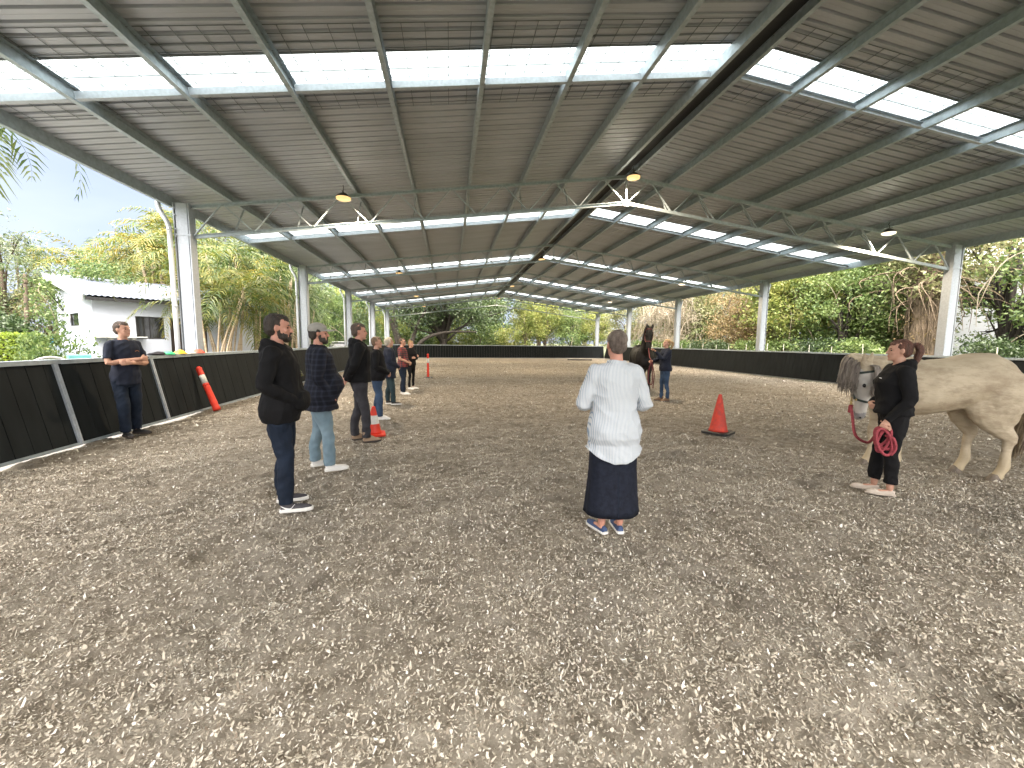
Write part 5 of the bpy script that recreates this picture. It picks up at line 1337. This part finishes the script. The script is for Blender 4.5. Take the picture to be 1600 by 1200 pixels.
palm('small_palm', [(0, 0, 0, 0, .2), (.6, .6, .6, .6, .2)], 41, L_palm_g, 11, 1.7, ll=.35, label='low dark palm behind the man in the beige cap', loc=(-7.6, 18.6, 0), elev=(.5, 1.3))
palm('tall_palm', [(0, 0, .2, .1, 7.3)], 42, L_palm_g, 26, 4.2, ll=.8, label='tall palm whose hanging frond shows under the roof edge at the upper left', loc=(-12.2, 11.6, -.1), r=.13, lw=.09, elev=(-.35, .9), dr=1.2)
palm('tall_palm', [(0, 0, .1, .1, 4.2)], 43, L_palm_g, 12, 2.4, ll=.6, label='dark green palm left of the white building roof', loc=(-19.5, 22.4, -.1), bm_=bark, r=.08, lw=.04)
palm('tall_palm', [(0, 0, .1, .1, 1.9)], 44, L_palm_g, 12, 3.0, ll=.7, label='broad green palm in the woodland between the third and second right posts', loc=(21.5, 31.0, -.1), r=.14, lw=.06, elev=(.1, 1.4))
palm('tall_palm', [(0, 0, .1, .1, 2.7)], 45, L_palm, 11, 2.6, ll=.6, label='pale green palm deeper in the woodland left of the second right post', loc=(23.5, 28.3, -.1), r=.12, lw=.05)

random.seed(99)
for i, (x, y, k_, s_, lb) in enumerate([(-12.6, 27.0, 'dark', .8, 'dense dark tree behind the cane palms of the first bay'), (-11.6, 22.6, 'mid', .62, 'green tree filling behind the nearest cane palms'), (-14.8, 20.2, 'mid', .6, 'green bushy tree behind the right end of the white building'), (-10.5, 33.5, 'mid', .55, 'low green tree behind the parked car'), (-9.3, 46.5, 'dark', .6, 'low dark tree at the far left corner')]):
    put(k_, x, y, lb, group='dense trees right behind the cane palms', s=s_)
for i, (x, k_, lb) in enumerate([(-12, 'shrub', 'leftmost bush far behind the end wall'), (-8, 'shrub_yel', 'bright bush under the left boughs of the broad tree'), (-3.5, 'shrub', 'bush under the black boughs of the broad tree'), (.5, 'shrub_yel', 'yellow green bush under the middle of the broad tree'), (4.5, 'shrub', 'green bush under the right half of the broad tree'), (8.5, 'shrub_yel', 'yellow bush at the right end of the broad tree')]):
    put(k_, x, 57+(i % 3), lb, 'shrub', 'bushes far beyond the end wall', s=2.1)
for i, (x, k_, lb) in enumerate([(-16, 'mid', 'leftmost tall tree of the distant row'), (-9, 'olive', 'olive tree in the distant row behind the broad tree'), (-2, 'mid', 'green tree in the distant row behind the broad tree'), (5, 'yel', 'bright tree in the distant row')]):
    put(k_, x, 68, lb, group='distant row of trees behind the end wall', s=1.5)
GL = 'leafy trees beyond the house side'
put('airy', -23.5, 26.0, 'airy grey green tree rising left of the white building', group=GL, s=.76)
put('airy', -28.5, 27.0, 'big grey green tree filling the left edge of the view', group=GL, s=.84)
put('airy', -24.0, 36.0, 'spreading tree behind the dark palm left of the white building', group=GL, s=.86)
put('airy', -17.8, 36.0, 'pale airy treetop behind the golden palms', group=GL, s=.84)
put('olive', -19.8, 30.0, 'olive tree behind the left golden palm clump', group=GL, s=.72)
put('airy', -13.6, 30.0, 'feathery tree above the golden palms beside the first left post', group=GL, s=1.0)
put('mid', -22.5, 22.5, 'low green tree behind the hedge and dark fence', group=GL, s=.62)
put('mid', -26.5, 21.0, 'low green tree at the left edge behind the hedge', group=GL, s=.75)
put('olive', -20.5, 24.8, 'olive leafed tree touching the left corner of the white building', group=GL, s=.55)
put('shrub_dark', -18.3, 19.9, 'rounded dark shrub above the metal fence', 'shrub', s=1.0)
put('shrub_yel', -15.0, 14.4, 'low bright groundcover shrub in front of the hedge', 'shrub', s=.55, sz=.75)
put('shrub', -12.3, 14.9, 'small silver leafed bush in front of the white building corner', 'shrub', s=.62, sz=.95)
put('shrub_yel', -13.4, 15.8, 'yellowish low bush by the balustrade', 'shrub', s=.42, sz=.75)
GD = 'shady trees beyond the far left corner'
for i, (x, y, k_, s_, lb) in enumerate([(-12.5, 31, 'dark', 1.0, 'dark tree behind the second left post'), (-13.5, 37, 'mid', 1.1, 'green tree behind the third left post'), (-11.0, 42, 'mid', .8, 'bright leafed tree seen between the third and fourth left posts'),
        (-16.5, 45, 'dark', 1.3, 'dark tree deep behind the left posts'), (-12.5, 52, 'yel', 1.0, 'sunny yellow green tree beyond the far left corner'), (-20, 52, 'mid', 1.4, 'tall green tree far behind the palms'), (-7.5, 59, 'yel', 1.0, 'pale tree seen under the boughs of the broad dark tree'), (-26, 42, 'mid', 1.3, 'tall green tree far left of the posts')]):
    put(k_, x, y, lb, group=GD, s=s_)
# broad dark tree past the far wall
protos['fig'] = make_tree('tree', H=12, rad=(9.2, 7, 4.4), cz=7.2, nleaf=42000, lsize=.27, lm=L_dark, bm_=bark_dark, seed=50, trunk_r=.38, nclump=200, clump=1.5, limbs=46, hollow=.3)
put('fig', -.8, 51.5, 'broad dark spreading tree beyond the far wall, its black boughs leaning', s=1, rz=.3)
mb = MB()
for P_, R_ in (([(-5.6, 48, -.2), (-6.0, 48, 2.0), (-6.9, 48, 5)], [.32, .26, .15]), ([(-5.0, 48, -.2), (-5.9, 48, 2.6), (-6.2, 48.2, 5.6)], [.30, .22, .15]), ([(-4.4, 48, -.2), (-3.0, 48, 1.7), (-.5, 48.2, 2.6), (3, 48.3, 2.7)], [.28, .22, .15, .08]), ([(-4.5, 48, .2), (-3.8, 48, 3), (-2.2, 48, 6)], [.25, .2, .1])):
    mb.tube(P_, R_, 10, smooth=4)
fo = protos['fig']; inv = (Matrix.Translation(fo.location) @ Matrix.Rotation(.3, 4, 'Z')).inverted(); mb.xf(inv); mb.build('bough', bark_dark, fo, smooth=True)
GF = 'trees beyond the far right end'
for i, (x, y, k_, s_, lb) in enumerate([(9.8, 53, 'yel', .85, 'bright tree touching the right side of the broad dark tree'), (12.6, 54, 'yel', 1.0, 'light green tree in the middle of the far end'), (15.6, 52, 'mid', .82, 'rounded green tree left of the fifth right post'), (18.4, 51, 'yel', .75, 'small yellow tree beside the fifth right post'),
        (20.5, 46, 'olive', .95, 'olive tree between the fifth and fourth right posts'), (13.5, 62, 'olive', 1.5, 'tall pale tree far beyond the end wall'), (20, 60, 'olive', 1.4, 'tall olive tree far behind the fifth right post'), (6, 64, 'mid', 1.3, 'tall green tree behind the broad dark tree')]):
    put(k_, x, y, lb, group=GF, s=s_)
GW = 'woodland trees beyond the right kick wall'
rows = [(21.5, 41.5, 'reeds', 1.2, 'pale dry bamboo stand left of the black horse'), (20.6, 37.6, 'reeds', 1.15, 'pale dry bamboo stand behind the black horse'), (23.6, 38.6, 'olive', 1.05, 'olive tree behind the dry bamboo'), (20.4, 34.6, 'reeds', 1.1, 'tangle of tan canes left of the third right post'),
 (24.0, 34.0, 'olive', 1.05, 'tall olive tree behind the third right post'), (20.6, 27.9, 'tan', .8, 'orange leafed tree left of the second right post'), (22.6, 25.8, 'tan', 1.15, 'tall orange and tan tree behind the second right post'), (25.6, 30.2, 'olive', 1.1, 'olive tree above the broad palm'),
 (21.4, 23.4, 'yel', .95, 'yellow green tree just right of the second right post'), (24.6, 22.0, 'yel', 1.25, 'tall yellow green tree in the middle of the right bay'), (21.8, 20.2, 'mid', .85, 'green tree near the middle of the right bay'), (25.8, 25.8, 'yel', 1.3, 'tall bright tree above the orange leafed trees'),
 (24.2, 19.4, 'olive', .8, 'vine hung tree left of the big vine covered trunk'), (27.8, 25.5, 'yel', 1.25, 'tall olive tree behind the vine hung tree'), (25.6, 15.6, 'thin', 1.05, 'thin leafed tree between the vine covered trunk and the first right post'), (22.4, 11.2, 'thin', .95, 'sparse tree just right of the first right post'),
 (26.2, 12.0, 'mid', .95, 'green leafy tree near the right edge of the view'), (22.6, 7.8, 'mid', .85, 'leafy tree at the right edge behind the horse rump'), (30.5, 17.0, 'thin', 1.2, 'sparse tree in front of the distant white house'), (30, 9.5, 'yel', 1.1, 'bright tree behind the right edge trees'), (26.5, 5.5, 'mid', 1.0, 'leafy tree outside the right edge'),
 (32, 27, 'olive', 1.5, 'tall pale tree deep in the woodland'), (31, 35, 'olive', 1.5, 'tall pale tree far behind the third right post'), (28, 45, 'mid', 1.4, 'tall green tree far behind the dry bamboo')]
for x, y, k_, s_, lb in rows:
    put(k_, x, y, lb, 'tree' if k_ != 'reeds' else 'bamboo', GW if k_ != 'reeds' else 'dry bamboo stands', s=s_)
GS = 'low bushes along the outside of the right kick wall'
for i, (x, y, k_, lb) in enumerate([(19.4, 40.4, 'shrub', 'low bush between the fifth and fourth right posts'), (19.0, 36.2, 'shrub', 'low bush beside the fourth right post'), (19.3, 32.3, 'shrub', 'low bush left of the third right post'), (19.2, 29.6, 'shrub_dark', 'dark bush at the foot of the broad palm'), (18.9, 26.9, 'shrub_dark', 'dark bush left of the second right post'), (19.6, 24.4, 'shrub', 'low bush behind the second right post'),
        (19.2, 21.6, 'shrub', 'low bush right of the second right post'), (19.5, 19.4, 'shrub_dark', 'dark bush in the middle of the right bay'), (19.3, 17.2, 'shrub', 'low bush left of the vine covered trunk'), (20.2, 12.6, 'shrub_dark', 'dark bush behind the first right post'), (20.4, 9.4, 'shrub_dark', 'dark bush above the back of the pale horse')]):
    put(k_, x, y, lb, 'shrub', GS, s=1.0 if k_ == 'shrub' else .72)
# vine covered trunk
t = empty('vine_covered_tree', (22.6, 16.9, -.1), 0, 'thick vine covered trunk behind the head of the young woman', 'tree')
mb = MB(); random.seed(4)
mb.tube([(0, 0, -.2), (0, 0, 1.5), (.1, 0, 3), (.1, 0, 4.6), (.5, 0, 6.5), (.9, .1, 9)], [.55, .50, .48, .50, .30, .2], 14, smooth=3)
for i in range(60):
    a = random.uniform(0, 6.28); z = random.uniform(1, 4.6); mb.tube([(.5*math.cos(a), .5*math.sin(a), z), (.62*math.cos(a+.2), .62*math.sin(a+.2), z-.7), (.52*math.cos(a+.1), .52*math.sin(a+.1), max(0, z-random.uniform(1.2, 3)))], [.03, .03, .012], 5, smooth=2)
mb.build('trunk', bark_vine, t, smooth=True)
mb = MB()
for i in range(46):
    a = random.uniform(0, 6.28); z = random.uniform(3.4, 5.2); L = random.uniform(.8, 3.2); mb.tube([(.1, 0, z-.4), (.5*L*math.cos(a), .5*L*math.sin(a), z+.25), (L*math.cos(a), L*math.sin(a), z-.1), (L*1.1*math.cos(a+.2), L*1.1*math.sin(a+.2), z-random.uniform(.5, 1.6))], [.05, .03, .02, .006], 5, smooth=3)
mb.build('dry_branches', bark_vine, t, smooth=True)
rng = np.random.RandomState(8); P_, C_ = crown_points(7000, (2.4, 2.4, 2.2), rng, .8, 50, .4, 3); v, f = leaves(P_+np.array([.5, 0, 6.4]), .2, rng); np_mesh('crown', v, f, L_olive, t)
rng = np.random.RandomState(9); P_, C_ = crown_points(2600, (.55, .55, 2.0), rng, .35, 50, .8, 3); v, f = leaves(P_+np.array([.05, 0, 1.9]), .13, rng); np_mesh('vine_leaves', v, f, L_tan, t)

# hedge
rng = np.random.RandomState(77); n = 26000
P_ = np.stack([rng.rand(n)*4.4-2.2, rng.rand(n)*1.3-.65, rng.rand(n)*1.72], 1); k_ = rng.randint(0, 4, n)
P_[k_ == 0, 2] = 1.72; P_[k_ == 1, 1] = -.65; P_[k_ == 2, 0] = 2.2; P_ += rng.randn(n, 3)*.03
t = empty('hedge', (-16.2, 15.9, -.1), .12, 'clipped square hedge with bright top at the left edge', 'hedge')
v, f = leaves(P_, .085, rng, 0, .6); np_mesh('crown', v, f, L_hedge, t)
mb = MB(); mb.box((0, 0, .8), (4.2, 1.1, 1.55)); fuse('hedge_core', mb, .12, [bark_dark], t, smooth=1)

# far grassy stakes beyond the right wall
stake_m = M('pale_stake', (.55, .53, .46), .8)
for i in range(22):
    x, y = 17.6+random.uniform(-.15, .15), 8+1.45*i
    mb = MB() if i == 0 else None
    if i == 0:
        mb.tube([(0, 0, -.1), (.01, 0, .8), (0, .01, 1.52)], [.022, .02, .016], 6); st0 = mb.build('stake', stake_m); o = st0
    else: o = st0.copy(); COL.objects.link(o)
    o.location = (x, y, 0); o.rotation_euler = (random.uniform(-.05, .05), random.uniform(-.05, .05), 0); o.scale = (1, 1, random.uniform(.95, 1.06))
    tag(o, 'thin pale stake in the row standing outside the right kick wall', 'stake', 'pale stakes outside the right kick wall')

# distant white house on the right and a pale car shape beyond the left posts
t = empty('white_house', (36, 22, 0), 0, 'distant white house glimpsed through the branches on the right', 'house')
wm_ = M('house_white', (.52, .55, .60), .7, var=.03)
mb = MB(); mb.box((38, 21.5, 3.4), (6, 17, 7)); mb.build('wall', wm_, t, world=True)
mb = MB(); mb.rings([[V((34.3, 12.4, 6.9)), V((34.3, 30.6, 6.9)), V((41.7, 30.6, 6.9)), V((41.7, 12.4, 6.9))], [V((37.9, 15, 8.8)), V((37.9, 28, 8.8)), V((38.1, 28, 8.8)), V((38.1, 15, 8.8))]]); mb.build('roof', M('grey_roof', (.35, .36, .38), .6), t, world=True)
for (y0, z0, w_, h_) in ((16, 1.2, 2.2, 1.4), (21, 1.2, 1.6, 1.4), (26, 1.2, 2, 1.4), (17, 4.3, 1.8, 1.2), (23, 4.3, 1.8, 1.2)):
    mb = MB(); mb.box((34.99, y0, z0+h_/2), (.06, w_+.16, h_+.16)); wn_ = mb.build('window', alu, t, world=True); mb = MB(); mb.box((34.95, y0, z0+h_/2), (.03, w_, h_)); mb.build('pane', darkglass, wn_, world=True)
t = empty('low_verandah', (31, 12, 0), 0, 'low pale roofed verandah seen above the back of the pale horse', 'verandah')
mb = MB(); mb.bar((30.5, 8.5, 2.55), (30.5, 14.5, 2.55), 3.2, .12); mb.build('roof', M('verandah_roof', (.70, .74, .80), .4), t, world=True)
mb = MB()
for y in (8.8, 11.5, 14.2): mb.box((29.2, y, 1.2), (.14, .14, 2.6))
mb.build('posts', wm_, t, world=True)
mb = MB(); mb.box((31.6, 11.5, 1.2), (.1, 5.8, 2.5)); mb.build('back_wall', M('brown_boards', (.12, .07, .05), .8), t, world=True)

# parked white car beyond the left wall
t = empty('parked_car', (-8.9, 36.2, 0), .10, 'white parked car seen between the second and third left posts', 'car')
carp = M('white_car_paint', (.62, .64, .66), .25, 0, var=.02, coat=.5)
body = [(-2.15, .45, .62, .80), (-2.1, .40, .85, .84), (-1.5, .35, .95, .86), (1.0, .35, .98, .86), (1.7, .38, .90, .84), (2.1, .42, .72, .78)]
mb = MB(); R_ = []
for x, z0, z1, w_ in body: R_.append([V((-w_, x, z0)), V((-w_*1.0, x, (z0+z1)/2)), V((-w_*.92, x, z1)), V((w_*.92, x, z1)), V((w_, x, (z0+z1)/2)), V((w_, x, z0))])
mb.rings(R_); mb.build('body', carp, t)
mb = MB(); R_ = []
for x, z1, w_ in ((-1.75, .93, .80), (-1.1, 1.40, .64), (.3, 1.45, .64), (1.05, .96, .80)): R_.append([V((-w_-.02, x, .92)), V((-w_, x, z1)), V((w_, x, z1)), V((w_+.02, x, .92))])
mb.rings(R_); mb.build('cabin', darkglass, t)
mb = MB(); mb.box((0, -.4, 1.45), (1.25, 1.6, .05)); mb.build('roof', carp, t)
for a, b in ((-.8, -1.35), (.8, -1.35), (-.8, 1.3), (.8, 1.3)):
    mb = MB(); mb.lathe([(.20, -.1), (.32, -.09), (.33, 0), (.32, .09), (.20, .1)], n=20); mb.xf(Matrix.Translation((a, b, .33-.12)) @ Matrix.Rotation(PI/2, 4, 'Y')); w_ = mb.build('wheel', blackm, t, smooth=True)
    mb = MB(); mb.lathe([(.19, -.105), (.19, .105)], n=16); mb.xf(Matrix.Translation((a, b, .33-.12)) @ Matrix.Rotation(PI/2, 4, 'Y')); mb.build('rim', galv, w_)

# ------------------------------------------------------------------ sky, sun, render
w = bpy.data.worlds.new('World'); scene.world = w; w.use_nodes = True; nt = w.node_tree
bg = nt.nodes['Background']; bg.inputs['Strength'].default_value = SKY_STR
sky = nn(nt, 'ShaderNodeTexSky'); sky.sky_type = 'NISHITA'; sky.sun_disc = False; sky.sun_elevation = math.radians(55); sky.sun_rotation = math.radians(200); sky.air_density = 1; sky.dust_density = 2
tc = nn(nt, 'ShaderNodeTexCoord'); sx = nn(nt, 'ShaderNodeSeparateXYZ'); nt.links.new(tc.outputs['Generated'], sx.inputs[0])
mp = nn(nt, 'ShaderNodeMapping'); mp.inputs['Scale'].default_value = (1, 1, 2.6); nt.links.new(tc.outputs['Generated'], mp.inputs['Vector'])
cl = nn(nt, 'ShaderNodeTexNoise'); cl.inputs['Scale'].default_value = 2.1; cl.inputs['Detail'].default_value = 6; cl.inputs['Roughness'].default_value = .5; cl.inputs['Distortion'].default_value = .3; nt.links.new(mp.outputs['Vector'], cl.inputs['Vector'])
cr = nn(nt, 'ShaderNodeValToRGB'); e = cr.color_ramp.elements; e[0].position = .30; e[0].color = (.50, .58, .79, 1); e[1].position = .62; e[1].color = (.72, .78, .95, 1)
nt.links.new(cl.outputs['Fac'], cr.inputs['Fac'])
# overcast: brighter overhead and towards the hidden sun (behind the camera)
z1 = nn(nt, 'ShaderNodeMapRange'); z1.interpolation_type = 'SMOOTHSTEP'; z1.inputs[1].default_value = .30; z1.inputs[2].default_value = .85; z1.inputs[3].default_value = 1; z1.inputs[4].default_value = ZEN
nt.links.new(sx.outputs['Z'], z1.inputs[0])
y1 = nn(nt, 'ShaderNodeMapRange'); y1.interpolation_type = 'SMOOTHSTEP'; y1.inputs[1].default_value = .25; y1.inputs[2].default_value = -.7; y1.inputs[3].default_value = 1; y1.inputs[4].default_value = BACK
nt.links.new(sx.outputs['Y'], y1.inputs[0])
mu = nn(nt, 'ShaderNodeMath', operation='MULTIPLY'); nt.links.new(z1.outputs[0], mu.inputs[0]); nt.links.new(y1.outputs[0], mu.inputs[1])
s1 = nn(nt, 'ShaderNodeVectorMath', operation='SCALE'); nt.links.new(cr.outputs['Color'], s1.inputs[0]); s1.inputs['Scale'].default_value = CLOUD
m3 = nn(nt, 'ShaderNodeMath', operation='MULTIPLY_ADD'); m3.inputs[1].default_value = CLOUD; m3.inputs[2].default_value = -CLOUD; nt.links.new(mu.outputs[0], m3.inputs[0])
s2 = nn(nt, 'ShaderNodeVectorMath', operation='SCALE'); s2.inputs[0].default_value = (1.0, .91, .80); nt.links.new(m3.outputs[0], s2.inputs['Scale'])
sc_ = nn(nt, 'ShaderNodeVectorMath', operation='ADD'); nt.links.new(s1.outputs[0], sc_.inputs[0]); nt.links.new(s2.outputs[0], sc_.inputs[1])
mxs = nn(nt, 'ShaderNodeMix', data_type='RGBA'); mxs.inputs[0].default_value = .9; nt.links.new(sky.outputs[0], mxs.inputs[6]); nt.links.new(sc_.outputs[0], mxs.inputs[7])
nt.links.new(mxs.outputs[2], bg.inputs['Color'])
sun = bpy.data.lights.new('Sun', 'SUN'); sun.energy = SUN; sun.angle = math.radians(25); sun.color = (1, .96, .90); so = bpy.data.objects.new('Sun', sun); COL.objects.link(so)
el, az = math.radians(55), math.radians(200)     # direction towards the sun: behind and left of the camera
sd = V((math.sin(az)*math.cos(el), math.cos(az)*math.cos(el), math.sin(el))); so.rotation_euler = sd.to_track_quat('Z', 'Y').to_euler()
scene.view_settings.view_transform = 'Standard'; scene.view_settings.look = 'None'; scene.view_settings.gamma = 1; scene.view_settings.exposure = EXPO
scene.render.engine = 'CYCLES'
c_ = scene.cycles; c_.use_denoising = True; c_.max_bounces = 9; c_.diffuse_bounces = 5; c_.glossy_bounces = 3; c_.transmission_bounces = 5; c_.transparent_max_bounces = 8; c_.sample_clamp_indirect = 6; c_.caustics_reflective = False; c_.caustics_refractive = False
